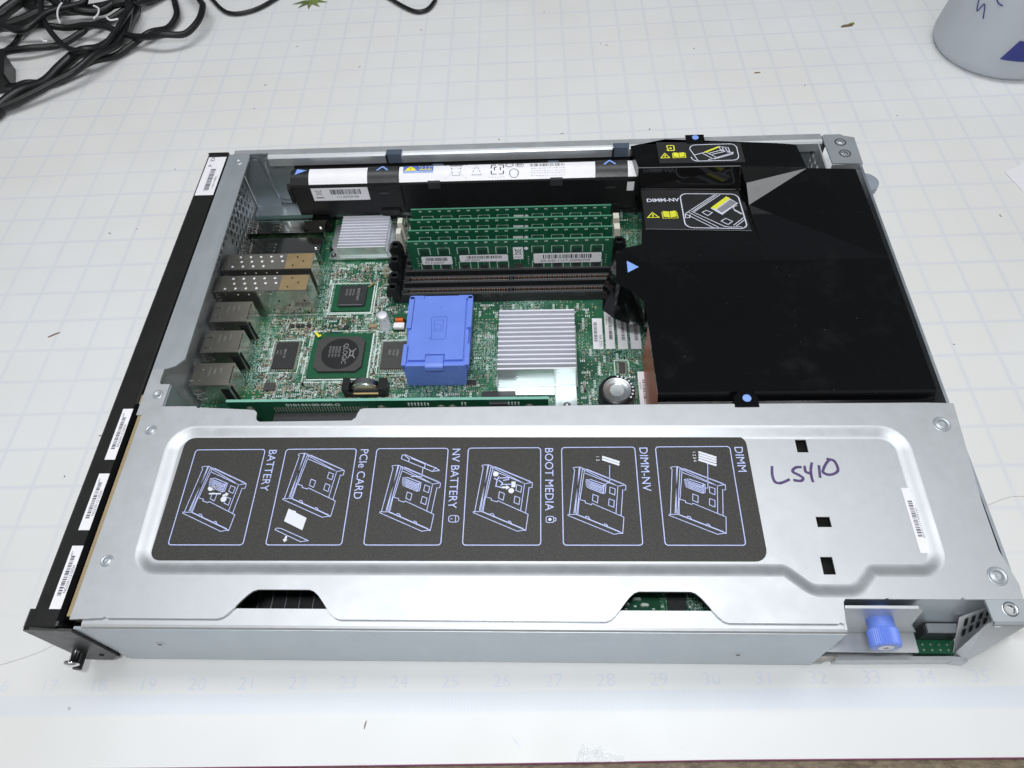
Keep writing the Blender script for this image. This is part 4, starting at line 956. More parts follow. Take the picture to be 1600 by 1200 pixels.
for k, (x0, x1, y0, y1) in enumerate(((2.07, 2.32, 7.37, 8.34), (2.38, 2.61, 7.37, 8.55), (2.68, 2.92, 7.36, 8.50), (2.99, 3.25, 7.36, 8.45), (3.09, 3.32, 5.1, 6.68))):
    barcode_label('barcode_sticker', srv, ((x0, y1), (x0, y0), (x1, y1)), PZ + .003, 50 + k, bar=(.14, .42 if k else .12, .62, .34), txt=[('NA 2711', .55, .62, .10)] if k == 0 else [('0217331', .2, .12, .055)])

# rear-right corner and the right front compartment of the chassis
mb = MB()
ring = lambda cx, cy, r_, n=16: [(cx + r_ * math.cos(2 * math.pi * k / n), cy + r_ * math.sin(2 * math.pi * k / n)) for k in range(n)]
mb.plate([(8.16, 11.62), (8.90, 11.58), (8.92, 12.60), (8.66, 12.68), (8.60, 12.74), (8.20, 12.74), (8.12, 12.70)], [ring(8.53, 12.42, .07), ring(8.55, 11.98, .08)], T, .04, 'zinc_brushed')
for cy in (12.42, 11.98):
    cx = 8.53 if cy > 12.2 else 8.55
    mb.lathe((cx, cy, T), [(.15, .001), (.12, .004), (.085, -.01), (.075, -.04)], 'chrome', 20)
mb.box(8.16, 11.60, T - .22, 8.90, 11.62, T - .04, 'zinc'); mb.box(8.88, 11.6, T - .3, 8.92, 12.6, T - .04, 'zinc')
mb.build('corner_bracket', srv, .008)
mb = MB()
h2 = []
for j in range(7):
    for i in range(8):
        y = 10.9 + i * .22 + (j % 2) * .11; z = .55 + j * .22; h2.append([(y + .075 * math.cos(a * math.pi / 3), z + .085 * math.sin(a * math.pi / 3)) for a in range(6)])
mb.plate([(10.7, .1), (12.66, .1), (12.66, 2.25), (10.7, 2.25)], h2, 8.02, .04, 'zinc', 'x'); mb.build('side_vent', srv)
mb = MB(); mb.box(8.92, 11.3, 1.5, 9.3, 12.0, 1.58, 'grey_plastic'); mb.cyl((9.22, 11.68, 1.42), .33, .2, 'grey_plastic', n=28); mb.build('release_tab', srv, .02)
mb = MB()                                                     # compartment walls
mb.box(5.86, .05, .1, 5.90, .56, T - .05, 'zinc'); mb.box(5.9, .60, .1, 8.6, .64, T - .045, 'inner_zinc')
mb.prism([(6.3, .02), (8.45, .05), (8.45, .12), (6.3, .09)], .03, .32, 'zinc'); mb.prism([(8.45, .04), (8.70, .02), (8.70, .10), (8.45, .12)], .02, .31, 'zinc')
mb.prism([(6.3, .06), (5.95, .04), (5.95, .07), (6.3, .09)], .1, .45, 'cage_dark')
mb.raw([(8.70, .04, .03), (9.80, .58, .03), (9.40, .42, 1.2), (9.06, .27, 2.2), (8.36, .22, 2.2), (8.40, .28, 1.9), (8.50, .17, .30), (8.45, .05, .30)], [(0, 1, 2), (0, 2, 3), (0, 3, 4, 5), (0, 5, 6), (0, 6, 7)], 'zinc')
A_, B_, C_, D_ = (Vector(p) for p in ((8.46, .16, .32), (9.30, .66, .40), (8.62, .57, 2.24), (8.30, .57, 1.25)))
for i in range(8):
    for j in range(8):
        q = [(A_ * (1 - u) + B_ * u) * (1 - v) + (D_ * (1 - u) + C_ * u) * v for u, v in ((i / 8, j / 8), ((i + 1) / 8, j / 8), ((i + 1) / 8, (j + 1) / 8), (i / 8, (j + 1) / 8))]; mb.raw(q, [(0, 1, 2, 3)], 'zinc')
cw = mb.build('compartment_wall', srv)
mb = MB()
A_, B_, C_, D_ = (Vector(p) for p in ((8.46, .16, .32), (9.30, .66, .40), (8.62, .57, 2.24), (8.30, .57, 1.25)))
nn = (B_ - A_).cross(D_ - A_).normalized() * .02
nn = -nn if nn.y > 0 else nn
def bil(u, v): return (A_ * (1 - u) + B_ * u) * (1 - v) + (D_ * (1 - u) + C_ * u) * v + nn
for r_ in range(2):
    for k in range(5):
        u0 = .12 + k * .17; v0 = .42 + r_ * .28
        mb.raw([bil(u0, v0), bil(u0 + .09, v0), bil(u0 + .09, v0 + .20), bil(u0, v0 + .20)], [(0, 1, 2, 3)], 'hole_black')
mb.build('vent_slots', cw)
mb = MB(); mb.plate([(8.28, .20), (9.06, .20), (9.10, .575), (8.26, .575)], [ring(8.62, .40, .075)], T - .012, .05, 'zinc_brushed')
mb.lathe((8.62, .40, T - .012), [(.13, .001), (.11, .004), (.078, -.01), (.07, -.05)], 'chrome', 20)
mb.prism([(.14, T - .10), (.15, T - .04), (.20, T - .013), (.22, T - .06), (.20, T - .12)], 8.30, 9.06, 'zinc_brushed', 'x')
mb.cyl((8.40, .15, T - .13), .06, .03, 'chrome', 'y', 14); mb.cyl((8.95, .34, 1.6), .04, .02, 'chrome', 'y', 12)
mb.cyl((8.75, .22, .95), .12, .06, 'zinc', 'y', 16); mb.build('corner_bracket', srv, .006)
mb = MB(); mb.prism([(5.98, .72), (7.72, .72), (7.45, 1.2), (7.30, 2.1), (7.2, 2.16), (5.98, 2.16)], .44, .49, 'zinc', 'y'); mb.box(6.05, .10, .60, 7.70, .49, .66, 'zinc')
kb = mb.build('knob_bracket', srv, .01)
mb = MB(); kx, kz = 6.76, 1.54
prof = [(0, .57), (.04, .575), (.10, .57), (.13, .56), (.27, .555), (.30, .53)]
n = 90
def kn(r_, y): return [(kx + math.cos(2 * math.pi * i / n) * (r_ + (.012 if i % 2 and y < .24 else 0)), y, kz + math.sin(2 * math.pi * i / n) * (r_ + (.012 if i % 2 and y < .24 else 0))) for i in range(n)]
rings = [kn(.23, .60), kn(.23, .32), kn(.24, .27), kn(.25, .235), kn(.25, -.02), kn(.235, -.045), kn(.17, -.05), kn(.001, -.05)]
vs = [p for r_ in rings for p in r_]
mb.raw(vs, [(k * n + i, (k + 1) * n + i, (k + 1) * n + (i + 1) % n, k * n + (i + 1) % n)[::-1] for k in range(len(rings) - 1) for i in range(n)], 'blue_plastic', False, True)
mb.cyl((kx, -.058, kz), .13, .01, 'white_paper', 'y', 20); mb.line([(-.05, 0), (.05, 0)], .02, ((kx, -.060, kz), (1, 0, 0), (0, 0, 1)), 'ink'); mb.line([(0, -.05), (0, .05)], .02, ((kx, -.0602, kz), (1, 0, 0), (0, 0, 1)), 'ink')
mb.build('thumbscrew', srv)
mb = MB(); mb.box(7.82, .16, .14, 8.55, .9, .34, 'dimm_plain')
for i in range(4):
    for j in range(2): mb.cyl((7.95 + i * .15, .22 + j * .1, .34), .02, .01, 'pad_tin', n=8)
mb.build('connector_board', srv)
mb = MB(); mb.box(7.86, .40, .34, 8.52, .59, .74, 'socket_black'); mb.box(7.90, .42, .741, 8.56, .58, .82, 'zinc_brushed'); mb.build('metal_connector', srv, .012)

# ------------------------------------------------------------------ memory modules
def make_dimm():
    t = thing('memory_module', 'green memory module standing frontmost of four, with three white barcode stickers', 'memory module', (0, 9.90, .42), 'memory modules in the sockets', dev=True)
    y = 9.90
    mb = MB(); mb.box(-2.625, y - .025, .42, 2.625, y + .025, 1.60, 'dimm_plain', 'dimm_edge'); bd = mb.build('module_board', t)
    F = lambda x, z: ((x, y - .026, z), (1, 0, 0), (0, 0, 1))
    X9 = (-2.216, -1.71, -1.21, -.713, -.21, .713, 1.22, 1.71, 2.22)
    for x in X9:
        for z0, z1 in ((1.12, 1.36), (.58, .82)):
            mb = MB(); mb.box(x - (.10 if z0 > 1 else .09), y - .045, z0 + (.0 if z0 > 1 else .02), x + (.10 if z0 > 1 else .09), y - .026, z0 + (.17 if z0 > 1 else .15), 'chip_green' if z0 > 1 else 'chip_black')
            mb.line([(-.15, .02), (-.15, .25), (-.09, .25)], .014, F(x, z0), 'silk_white', .002); mb.line([(.15, .02), (.15, .25), (.09, .25)], .014, F(x, z0), 'silk_white', .002); mb.line([(-.15, .25), (.15, .25)], .008, F(x, z0), 'silk_white', .002)
            mb.build('memory_chip', t)
    mb = MB(); rr = random.Random(5)
    for k in range(20):
        x = -2.42 + k * .255
        for j in range(3): mb.poly([(j * .028, 0), (j * .028 + .018, 0), (j * .028 + .018, .045), (j * .028, .045)], F(x, 1.52), 'silk_white', .002)
    for k in range(110):
        x = -2.5 + k * .045
        if rr.random() < .7: mb.poly([(0, 0), (.02, 0), (.02, .03 + .02 * rr.random()), (0, .04)], F(x, .50 + .03 * rr.random()), 'silk_white', .002)
    for k in range(3): mb.line([(0, 0), (0, .5)], .006, F(-1.65 + k * .95, .62), 'pcb_edge', .001)
    for x in (-2.45, -1.46, .45, 2.45):
        for j in range(4): mb.poly([(0, 0), (.035, 0), (.035, .02), (0, .02)], F(x, .72 + j * .09), 'silk_white', .002)
    mb.box(.08, y - .05, .62, .30, y - .026, .76, 'chip_grey')
    mb.build('board_print', t)
    mb = MB(); mb.poly([(0, 0), (.26, 0), (.26, .44), (0, .44)], F(.08, .94), 'white_paper', .035)
    for q in ([(.06, .34), (.20, .34), (.18, .18), (.08, .18), (.06, .34)], [(.04, .17), (.22, .38)], [(.04, .38), (.22, .17)], [(.05, .08), (.21, .08)]): mb.line(q, .015, F(.08, .94), 'ink', .037)
    mb.poly(ring(0, 0, .055, 12), F(.42, 1.33), 'white_paper', .035); mb.build('bin_sticker', t)
    return t, F, bd
dm, F, bd = make_dimm()
DL = ['green memory module second from the front, only its upper part showing', 'green memory module third from the front, between ivory latches', 'green memory module nearest the battery pack, hindmost of four']
for k in range(3):
    c_ = dm.copy(); scn.collection.objects.link(c_); c_.location = (DEV @ Vector((0, (10.29, 10.68, 11.07)[k], .42))) * S
    c_['label'] = DL[k]
    for ch in list(dm.children):
        d = ch.copy(); scn.collection.objects.link(d); d.parent = c_
for x0, x1, z0, z1, sd, tx in ((-2.32, -1.52, .80, 1.10, 3, 'PC2-5300P'), (-1.32, -.06, .88, 1.13, 4, '107-00094'), (.60, 2.35, .78, 1.14, 5, 'SA-DD-1117-20090709')):
    mb = MB(); f_ = F(x0, z0); w_ = x1 - x0; h = z1 - z0
    mb.poly(rrect(0, 0, w_, h, .04), f_, 'white_paper', .036)
    mb.bars(((x0 + w_ * .14, F(0, 0)[0][1], z0 + h * .45), (1, 0, 0), (0, 0, 1)), w_ * .72, h * .4, 'ink', sd, .038)
    mb.text(tx, ((x0 + w_ * .1, F(0, 0)[0][1], z0 + h * .12), (1, 0, 0), (0, 0, 1)), h * .34, 'ink', .038, sx=1.1)
    mb.build('barcode_sticker', dm)

# ------------------------------------------------------------------ battery pack along the rear wall
bat = thing('battery_pack', 'long black battery pack with white printed labels along the rear wall', 'battery pack', (-1.2, 12.2, .8), dev=True)
BP = [(11.80, .82), (11.80, 1.80), (11.83, 1.86), (11.90, 1.93), (11.98, 1.985), (12.07, 2.02), (12.17, 2.035), (12.28, 2.02), (12.28, 1.93), (12.60, 1.93), (12.60, .82)]
mb = MB(); mb.prism(BP, -5.92, 3.6, 'matte_black', 'x'); body = mb.build('battery_body', bat)
mb = MB(); mb.prism([(11.60, .34), (11.60, .80), (12.55, .80), (12.55, .34)], -5.6, -5.1, 'gloss_black', 'x'); mb.prism([(11.76, 1.30), (11.76, 1.78), (11.86, 1.9), (11.86, 1.3)], -6.02, -5.92, 'matte_black', 'x'); mb.build('battery_foot', bat)
def shell(name, x0, x1, mat, off=.006, prof=None):
    P = prof or [(11.83, 1.86), (11.90, 1.93), (11.98, 1.985), (12.07, 2.02), (12.17, 2.035), (12.25, 2.028)]
    mb = MB(); vs = []
    for (y, z) in P:
        d = Vector((y - 12.2, z - 1.4)).normalized() * off; vs += [(x0, y + d.x, z + d.y), (x1, y + d.x, z + d.y)]
    mb.raw(vs, [(2 * i, 2 * i + 1, 2 * i + 3, 2 * i + 2) for i in range(len(P) - 1)], mat, True); return mb
def onb(x, t):      # point on the curved top: t 0 front .. 1 back
    P = [(11.83, 1.86), (11.90, 1.93), (11.98, 1.985), (12.07, 2.02), (12.17, 2.035), (12.25, 2.028)]
    u = t * (len(P) - 1); i = min(int(u), len(P) - 2); f_ = u - i
    y = P[i][0] * (1 - f_) + P[i + 1][0] * f_; z = P[i][1] * (1 - f_) + P[i + 1][1] * f_; d = Vector((y - 12.2, z - 1.4)).normalized() * .009
    return Vector((x, y + d.x, z + d.y))
def bl(mb, pts, w_, mat, closed=False):
    pts = pts + [pts[0]] if closed else pts
    for (x0, t0), (x1, t1) in zip(pts, pts[1:]):
        for k in range(3):
            a = onb(x0 + (x1 - x0) * k / 3, t0 + (t1 - t0) * k / 3); b = onb(x0 + (x1 - x0) * (k + 1) / 3, t0 + (t1 - t0) * (k + 1) / 3)
            d = (b - a); 
            if d.length < 1e-5: continue
            sd = Vector((0, 0, 1)).cross(d).normalized() * w_ / 2
            mb.raw([a - sd, b - sd, b + sd, a + sd], [(0, 1, 2, 3)], mat)
def bpatch(mb, x0, x1, t0, t1, mat):
    for k in range(4):
        a, b = t0 + (t1 - t0) * k / 4, t0 + (t1 - t0) * (k + 1) / 4
        mb.raw([onb(x0, a), onb(x1, a), onb(x1, b), onb(x0, b)], [(0, 1, 2, 3)], mat)
shell('x', -5.42, -3.83, 'white_paper').build('white_label', body)
mb = shell('x', -2.97, 2.24, 'white_paper')
bpatch(mb, -2.86, -2.05, .48, 1.0, 'pic_lightblue')
xf = mb
o = mb.build('white_label', body); o['label'] = 'printed white label with warning signs'
mb = MB()
def up(k): return k
for k in range(4):
    a, b = .62 + .38 * k / 4, .62 + .38 * (k + 1) / 4
    mb.raw([onb(-2.86, a) + Vector((0, 0, .003)), onb(-2.05, a) + Vector((0, 0, .003)), onb(-2.05, b) + Vector((0, 0, .003)), onb(-2.86, b) + Vector((0, 0, .003))], [(0, 1, 2, 3)], 'pic_blue')
for k in range(8):
    ta, tb = .62 + .36 * k / 8, .62 + .36 * (k + 1) / 8; wa, wb = .17 * (1 - k / 8), .17 * (1 - (k + 1) / 8)
    mb.raw([onb(-2.66 - wa, ta) + Vector((0, 0, .007)), onb(-2.66 + wa, ta) + Vector((0, 0, .007)), onb(-2.66 + wb, tb) + Vector((0, 0, .007)), onb(-2.66 - wb, tb) + Vector((0, 0, .007))], [(0, 1, 2, 3)], 'warn_yellow')
mb.raw([onb(-2.675, .70) + Vector((0, 0, .010)), onb(-2.645, .70) + Vector((0, 0, .010)), onb(-2.645, .86) + Vector((0, 0, .010)), onb(-2.675, .86) + Vector((0, 0, .010))], [(0, 1, 2, 3)], 'ink')
for q in ([(-2.42, .97), (-2.42, .68), (-2.10, .68), (-2.10, .97)], [(-2.36, .92), (-2.36, .72)], [(-2.26, .95), (-2.26, .70)], [(-2.16, .92), (-2.16, .72)]):
    for (x0, t0), (x1, t1) in zip(q, q[1:]):
        A1, B1 = onb(x0, t0) + Vector((0, 0, .006)), onb(x1, t1) + Vector((0, 0, .006)); sd = Vector((0, 0, 1)).cross(B1 - A1).normalized() * .014; mb.raw([A1 - sd, B1 - sd, B1 + sd, A1 + sd], [(0, 1, 2, 3)], 'warn_yellow')
bl(mb, [(-1.58, .90), (-1.30, .90), (-1.34, .30), (-1.54, .30)], .02, 'ink_grey', True); bl(mb, [(-1.75, 1.0), (-1.15, .12)], .014, 'ink_grey'); bl(mb, [(-1.15, 1.0), (-1.75, .12)], .014, 'ink_grey'); bl(mb, [(-1.62, .94), (-1.26, .94)], .035, 'ink_grey')
bl(mb, [(-1.02, .30), (-.90, .9), (-.76, .30)], .02, 'ink_grey', True)
for q in ([(-.50, .50), (-.50, .32), (-.36, .32)], [(-.30, .32), (-.18, .32), (-.18, .50)], [(-.18, .65), (-.18, .90), (-.32, .90)], [(-.38, .90), (-.50, .90), (-.50, .65)], [(-.42, .52), (-.42, .72), (-.36, .72)], [(-.26, .72), (-.26, .52)]): bl(mb, q, .03, 'ink')
cir = lambda cx, ct, rx, rt, n=12: [(cx + rx * math.cos(2 * math.pi * k / n), ct + rt * math.sin(2 * math.pi * k / n)) for k in range(n)]
bl(mb, cir(-.02, .86, .11, .14), .03, 'ink_grey', True); bl(mb, cir(.25, .84, .11, .14), .02, 'ink_grey', True); bl(mb, cir(.10, .35, .12, .24), .03, 'ink_grey', True); bl(mb, [(.19, .78), (.19, .92), (.27, .80), (.31, .92)], .025, 'ink')
rr = random.Random(8); x = .52
while x < 1.42:
    wd = rr.choice([.012, .018, .03]); bpatch(mb, x, x + wd, .70, .94, 'ink'); x += wd + rr.choice([.012, .02, .03])
for t_ in (.58, .44, .32, .18):
    x = .55
    while x < 1.45:
        wd = rr.choice([.02, .03, .05]); bl(mb, [(x, t_), (x + wd, t_)], .018, 'ink_grey'); x += wd + .03
for k in range(6): bl(mb, [(-.56 + k * .075, .16), (-.53 + k * .075, .16)], .018, 'ink_grey')
mb.build('label_print', body)
shell('x', -3.81, -2.99, 'grain_black', .03).build('grip_band', body); shell('x', 2.26, 3.07, 'grain_black', .03).build('grip_band', body)
shell('x', 3.09, 3.36, 'white_paper').build('white_label', body)
mb = MB(); a, b, c_ = (onb(x, t) + Vector((0, 0, .01)) for x, t in ((-5.80, .55), (-5.48, .85), (-5.76, 1.0)))
mb.raw([a, b, c_], [(0, 1, 2)], 'arrow_blue'); mb.build('blue_arrow', body)
for x in (-3.42, 2.62):
    mb = MB(); P = [onb(x - .15, .66) + Vector((0, 0, .03)), onb(x, .98) + Vector((0, 0, .03)), onb(x + .15, .66) + Vector((0, 0, .03))]
    for A1, B1 in zip(P, P[1:]):
        sd = Vector((0, 0, 1)).cross(B1 - A1).normalized() * .022; mb.raw([A1 - sd, B1 - sd, B1 + sd, A1 + sd], [(0, 1, 2, 3)], 'arrow_blue')
    mb.build('blue_chevron', body)
f0 = lambda x, z: ((x, 11.797, z), (1, 0, 0), (0, 0, 1))
mb = MB(); mb.poly([(0, 0), (1.58, 0), (1.58, .44), (0, .44)], f0(-5.40, 1.33), 'white_paper', .004)
mb.bars(f0(-4.90, 1.54), .85, .17, 'ink', 21, .007); mb.text('111-00750+B0', f0(-4.76, 1.42), .10, 'ink', .007, sx=1.05)
for q in ([(.12, .34), (.26, .34), (.24, .22), (.14, .22), (.12, .34)], [(.10, .36), (.28, .18)], [(.28, .36), (.10, .18)]): mb.line(q, .013, f0(-5.40, 1.33), 'ink_grey', .007)
mb.line([(.10, .11), (.28, .11)], .03, f0(-5.40, 1.33), 'ink', .007)
o = mb.build('barcode_sticker', body)
mb = MB(); mb.poly([(0, 0), (.2, 0), (.2, .3), (0, .3)], f0(3.07, 1.42), 'white_paper', .004); mb.build('white_label', body)
mb = MB()
for x0, x1 in ((-3.84, -2.94), (2.22, 3.08)):
    mb.box(x0, 11.76, 1.0, x1, 11.80, 1.82, 'matte_black'); mb.box(x0 + .3, 11.75, 1.55, x0 + .55, 11.762, 1.60, 'socket_grey')
    mb.box(x0 + .25, 11.70, .82, x1 - .15, 11.80, 1.02, 'matte_black')
mb.box(-6.0 + .04, 11.78, 1.80, 3.6, 11.83, 1.835, 'matte_black')
for x in (-2.2, 1.05): mb.box(x, 11.75, 1.68, x + .33, 11.84, 1.89, 'socket_grey')
for x in (-2.1, 1.0): mb.box(x, 12.34, 1.93, x + .28, 12.42, 1.96, 'slot_clip')
mb.build('battery_holder', bat, .01)
for x in (-3.28, 2.74):
    mb = MB(); mb.box(x, 12.40, 2.03, x + .36, 12.455, T + .01, 'slot_clip'); mb.box(x - .03, 12.40, T + .002, x + .39, 12.60, T + .03, 'slot_clip'); mb.box(x - .05, 12.385, 2.0, x, 12.44, T, 'matte_black')
    mb.build('rail_clip', bat, .012)

# ------------------------------------------------------------------ blue cover over the boot device
bc = thing('boot_media_cover', 'blue plastic cover with a front latch standing on the green board', 'plastic cover', (-1.7, 7.4, PZ), dev=True)
mb = MB()
mb.prism([(-2.42, PZ + .02), (-1.01, PZ + .02), (-.91, 1.13), (-2.44, 1.13)], 6.34, 6.42, 'blue_plastic', 'y')
mb.prism([(-2.40, PZ + .3), (-1.03, PZ + .3), (-.93, 1.08), (-2.42, 1.08)], 6.42, 8.40, 'blue_plastic', 'y')
for x0, x1 in ((-2.46, -2.36), (-.98, -.88)):
    mb.box(x0, 6.34, .95, x1, 6.95, 1.17, 'blue_plastic'); mb.box(x0 + (.0 if x0 < -2 else -.02), 7.45, .9, x1 + (.02 if x0 < -2 else 0), 8.42, 1.16, 'blue_plastic')
mb.box(-2.44, 8.36, .9, -2.1, 8.46, 1.16, 'blue_plastic'); mb.box(-1.24, 8.36, .9, -.9, 8.46, 1.16, 'blue_plastic'); mb.box(-2.1, 8.38, .9, -1.24, 8.48, 1.12, 'blue_plastic')
mb.box(-1.0, 7.0, .6, -.90, 7.55, 1.02, 'blue_plastic_dark')
mb.build('cover_body', bc, .03)
mb = MB()
mb.plate([(-2.33, 6.50), (-1.92, 6.50), (-1.92, 6.66), (-1.46, 6.66), (-1.46, 6.50), (-1.03, 6.50), (-1.05, 8.36), (-2.32, 8.36)], [], 1.155, .06, 'blue_plastic')
mb.line(rrect(-1.86, 7.10, -1.48, 7.78, .05) + [(-1.81, 7.10)], .02, XY(1.157), 'blue_plastic_dark'); mb.line(rrect(-1.79, 7.34, -1.56, 7.68, .03) + [(-1.76, 7.34)], .016, XY(1.157), 'blue_plastic_dark'); mb.line(rrect(-1.74, 7.40, -1.61, 7.55, .02), .014, XY(1.157), 'blue_plastic_dark')
mb.cyl((-1.66, 8.1, 1.155), .03, .012, 'blue_plastic', n=14)
mb.build('cover_panel', bc, .012)
mb = MB(); mb.prism([(6.62, 1.10), (6.62, 1.18), (6.36, 1.20), (6.28, 1.15), (6.26, 1.02), (6.32, 1.0), (6.36, 1.10)], -1.90, -1.48, 'blue_plastic', 'x'); mb.build('latch', bc, .025)

# ------------------------------------------------------------------ black air cover over the right half
ac = thing('air_cover', 'glossy black plastic air cover with two dark picture labels over the right half', 'air cover', (6.0, 8.5, 2.0), dev=True)
C_T = 2.30
V = [(3.20, 8.35, C_T), (5.98, 8.35, C_T), (3.40, 11.60, 1.65), (5.97, 11.44, 1.68), (6.08, 10.76, 1.775), (5.87, 11.60, C_T), (3.31, 11.63, C_T), (7.50, 11.46, C_T),
     (8.67, 11.38, C_T), (8.70, 8.35, C_T), (8.70, 4.78, C_T), (3.19, 4.78, C_T),               # 8-11
     (3.13, 6.75, C_T), (3.10, 7.18, C_T), (2.84, 7.52, C_T), (2.60, 7.66, C_T), (2.52, 7.80, C_T), (2.56, 8.56, C_T), (2.62, 8.70, C_T), (2.76, 8.83, C_T), (3.20, 9.08, 2.16),   # 12-20
     (3.16, 12.50, C_T), (4.08, 12.74, C_T), (6.9, 12.46, C_T), (7.40, 12.38, C_T), (3.36, 10.9, 1.79), (3.28, 9.75, 2.02), (6.03, 11.34, 1.97)]   # 21-27
F_ = [(11, 10, 9, 1, 0, 12), (12, 0, 13), (13, 0, 14), (14, 0, 16, 15), (0, 17, 16), (0, 18, 17), (0, 19, 18), (0, 20, 19), (0, 26, 20), (0, 1, 4, 3, 2, 25, 26), (1, 9, 8, 7, 4), (27, 7, 5), (4, 7, 27), (3, 4, 27), (3, 27, 5), (2, 3, 5, 6), (6, 5, 7, 24, 23, 22, 21)]
mb = MB(); mb.raw(V, F_, 'cover_black')
# skirts
def skirt(idx, zb, dx=0, dy=0):
    for a, b in zip(idx, idx[1:]):
        A1, B1 = V[a], V[b]; mb.raw([A1, B1, (B1[0] + dx, B1[1] + dy, zb), (A1[0] + dx, A1[1] + dy, zb)], [(0, 1, 2, 3)], 'cover_black')
skirt([11, 10], 2.12, 0, -.12); skirt([10, 9, 8, 7], .5); skirt([7, 24], 1.2); skirt([24, 23, 22, 21, 6], 2.0); skirt([6, 2, 25, 26, 20, 19, 18, 17, 16], .9); skirt([11, 12], 2.24)
mb.raw([(3.19, 4.66, 2.12), (8.70, 4.66, 2.12), (8.70, 4.46, 2.10), (3.19, 4.46, 2.10)], [(0, 1, 2, 3)], 'cover_black')
SK = MB(); K_ = [V[16], V[15], V[14], V[13], V[12]]; Kb = [(2.24, 7.68, 1.45), (2.50, 7.45, 1.40), (2.85, 7.27, 1.40), (3.19, 7.20, 1.42), (3.26, 6.98, 1.6)]
for k in range(4): mb.raw([K_[k], K_[k + 1], Kb[k + 1], Kb[k]], [(0, 1, 2, 3)], 'cover_black')
mb.raw([V[17], V[16], Kb[0], (2.30, 8.4, 1.45)], [(0, 1, 2, 3)], 'cover_black')
cover = mb.build('cover_shell', ac, .02)
mb = MB(); mb.box(3.24, 4.80, .32, 3.32, 7.05, 2.22, 'copper'); mb.build('copper_heat_plate', srv)
mb = MB(); mb.prism([(4.68, 4.40), (5.16, 4.40), (5.16, 4.62), (5.02, 4.79), (4.82, 4.79), (4.68, 4.62)], C_T - .01, C_T + .02, 'cover_black'); mb.cyl((4.94, 4.60, C_T + .02), .085, .012, 'arrow_blue', n=20); mb.build('front_tab', cover)
mb = MB(); mb.box(4.62, 12.52, C_T - .03, 5.10, 12.86, C_T + .02, 'cover_black'); mb.cyl((4.87, 12.74, C_T + .02), .085, .012, 'arrow_blue', n=20); mb.build('rear_tab', cover)
mb = MB(); mb.raw([(2.80, 8.06, C_T + .006), (3.06, 8.22, C_T + .006), (2.80, 8.42, C_T + .006)], [(0, 1, 2)], 'arrow_blue'); mb.build('blue_arrow', cover)
# rear label
def warn(mb, fr, cx, cy, s_, mat='yellow'):
    mb.line([(cx - s_, cy), (cx + s_, cy), (cx, cy + s_ * 1.6), (cx - s_, cy)], s_ * .22, fr, mat, .002); mb.line([(cx, cy + s_ * .35), (cx, cy + s_ * .95)], s_ * .25, fr, mat, .002)
def book(mb, fr, cx, cy, w_, h, mat='yellow'):
    mb.poly([(cx - w_, cy + h * .15), (cx - w_ * .05, cy), (cx - w_ * .05, cy + h), (cx - w_, cy + h * 1.1)], fr, mat, .003); mb.poly([(cx + w_ * .05, cy), (cx + w_, cy + h * .15), (cx + w_, cy + h * 1.1), (cx + w_ * .05, cy + h)], fr, mat, .003)
    mb.line([(cx - w_ * 1.15, cy + h * .9), (cx - w_ * 1.15, cy - h * .1), (cx + w_ * 1.15, cy - h * .1), (cx + w_ * 1.15, cy + h * .9)], .02, fr, mat, .002)
fr = XY(C_T + .012)
mb = MB(); mb.poly([(3.86, 11.78), (6.02, 11.74), (6.0, 12.50), (3.84, 12.62)], XY(C_T + .006), 'cover_label')
mb.line(rrect(4.68, 11.82, 5.88, 12.46, .16) + [(4.84, 11.82)], .022, fr, 'line_white')
warn(mb, fr, 4.02, 11.98, .11); book(mb, fr, 4.38, 11.99, .14, .17); mb.line(rrect(4.10, 12.26, 4.28, 12.46, .03) + [(4.13, 12.26)], .028, fr, 'yellow'); mb.poly(rrect(4.16, 12.32, 4.22, 12.38, .01), fr, 'yellow')
for q in ([(4.76, 12.06), (5.0, 12.14), (5.36, 12.30)], [(4.98, 12.12), (5.24, 11.88)], [(5.08, 12.16), (5.32, 11.94), (5.74, 12.10)], [(5.24, 11.88), (5.74, 12.06), (5.76, 12.12), (5.62, 12.14)], [(5.10, 11.86), (5.28, 11.92)], [(5.2, 12.06), (5.60, 12.18)], [(5.16, 12.12), (5.52, 12.24)], [(5.42, 12.38), (5.62, 12.32)], [(5.42, 12.38), (5.46, 12.24)], [(5.50, 12.36), (5.54, 12.2)], [(5.58, 12.34), (5.62, 12.18)], [(5.66, 12.32), (5.68, 12.18)], [(5.46, 12.2), (5.68, 12.16)]): mb.line(q, .022, fr, 'line_white')
mb.line([(5.06, 12.16), (5.40, 12.34)], .05, fr, 'yellow', .002)
mb.build('rear_label', cover)
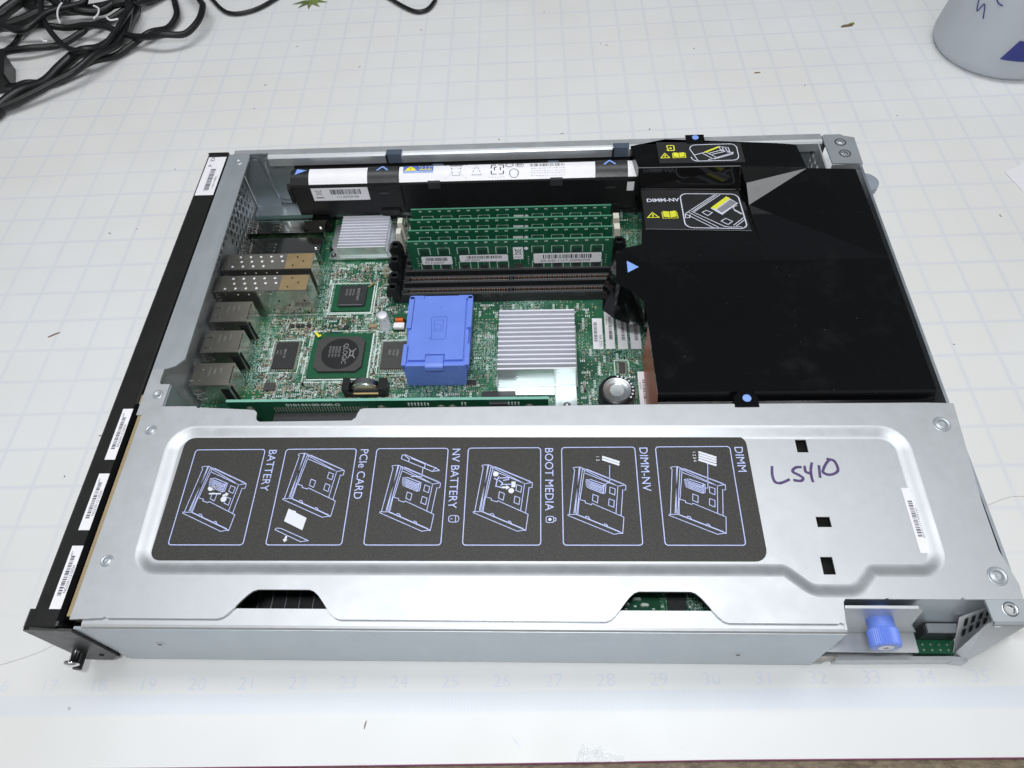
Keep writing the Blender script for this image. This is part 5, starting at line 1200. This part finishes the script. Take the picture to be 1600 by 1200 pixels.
# front label lies on the sloped field
o_ = Vector((3.40, 11.60, 1.65)); a_, b_ = Vector((3.20, 8.35, 2.30)) - o_, Vector((5.98, 8.35, 2.30)) - o_
u_ = Vector((1, 0, 0)); v_ = a_.cross(b_).normalized().cross(u_).normalized(); v_ = v_ if v_.y > 0 else -v_
n_ = u_.cross(v_).normalized(); o_ = o_ + n_ * .008
fr = (o_, u_, v_); f3 = (o_ + n_ * .006, u_, v_)
mb = MB(); mb.poly([(-.03, -1.94), (2.47, -2.12), (2.50, -.28), (.02, -.06)], fr, 'cover_label')
mb.line([(-.03, -1.93), (2.47, -2.11)], .014, f3, 'ink_grey')
mb.text('DIMM-NV', (o_ + u_ * .11 + v_ * -.70 + n_ * .008, u_, v_), .22, 'line_white', 0, sx=.88, bold=.006)
warn(mb, f3, .20, -1.43, .14); book(mb, f3, .62, -1.45, .16, .28)
P4 = [(.93, -1.91), (2.40, -2.02), (2.45, -.42), (.99, -.33)]
def bl4(s_, t_): return tuple((P4[0][k] * (1 - s_) + P4[1][k] * s_) * (1 - t_) + (P4[3][k] * (1 - s_) + P4[2][k] * s_) * t_ for k in (0, 1))
rr_ = rrect(0, 0, 1, 1, .13, 6); mb.line([bl4(*p) for p in rr_ + [rr_[0]]], .03, f3, 'line_white')
def fx(x, y):
    t_ = 1 - (y - 700) / 430; s_ = (x - (340 + (1 - t_) * 55)) / (1090 - 340 + (1 - t_) * 10); return bl4(s_, t_)
for q in ([(470, 915), (790, 712)], [(520, 930), (860, 712)], [(500, 925), (820, 712)], [(440, 940), (800, 1120)], [(480, 930), (880, 1110)], [(400, 960), (740, 1128)], [(400, 960), (400, 1010), (450, 1010), (460, 975)], [(400, 960), (470, 915)], [(615, 940), (665, 915), (740, 940), (680, 980), (615, 940)], [(840, 1045), (900, 1010), (980, 1045), (920, 1085), (840, 1045)], [(990, 1090), (1120, 1000)], [(1020, 1100), (1135, 1020)], [(1010, 890), (1110, 950)], [(1010, 890), (1020, 860), (1060, 850)], [(1020, 910), (1100, 955)], [(880, 1105), (930, 1115), (1080, 1110)]): mb.line([fx(*p) for p in q], .024, f3, 'line_white')
f4 = (o_ + n_ * .010, u_, v_)
mb.poly([fx(*p) for p in ((725, 890), (860, 970), (1080, 820), (940, 735))], f4, 'line_white', 0); mb.poly([fx(*p) for p in ((800, 905), (860, 945), (1065, 815), (985, 775))], f4, 'ink_grey', .002)
mb.poly([fx(*p) for p in ((725, 885), (790, 900), (985, 760), (940, 735))], f4, 'yellow', .004)
mb.build('front_label', cover)

for o in bpy.data.objects:
    if 'base' in o: del o['base']
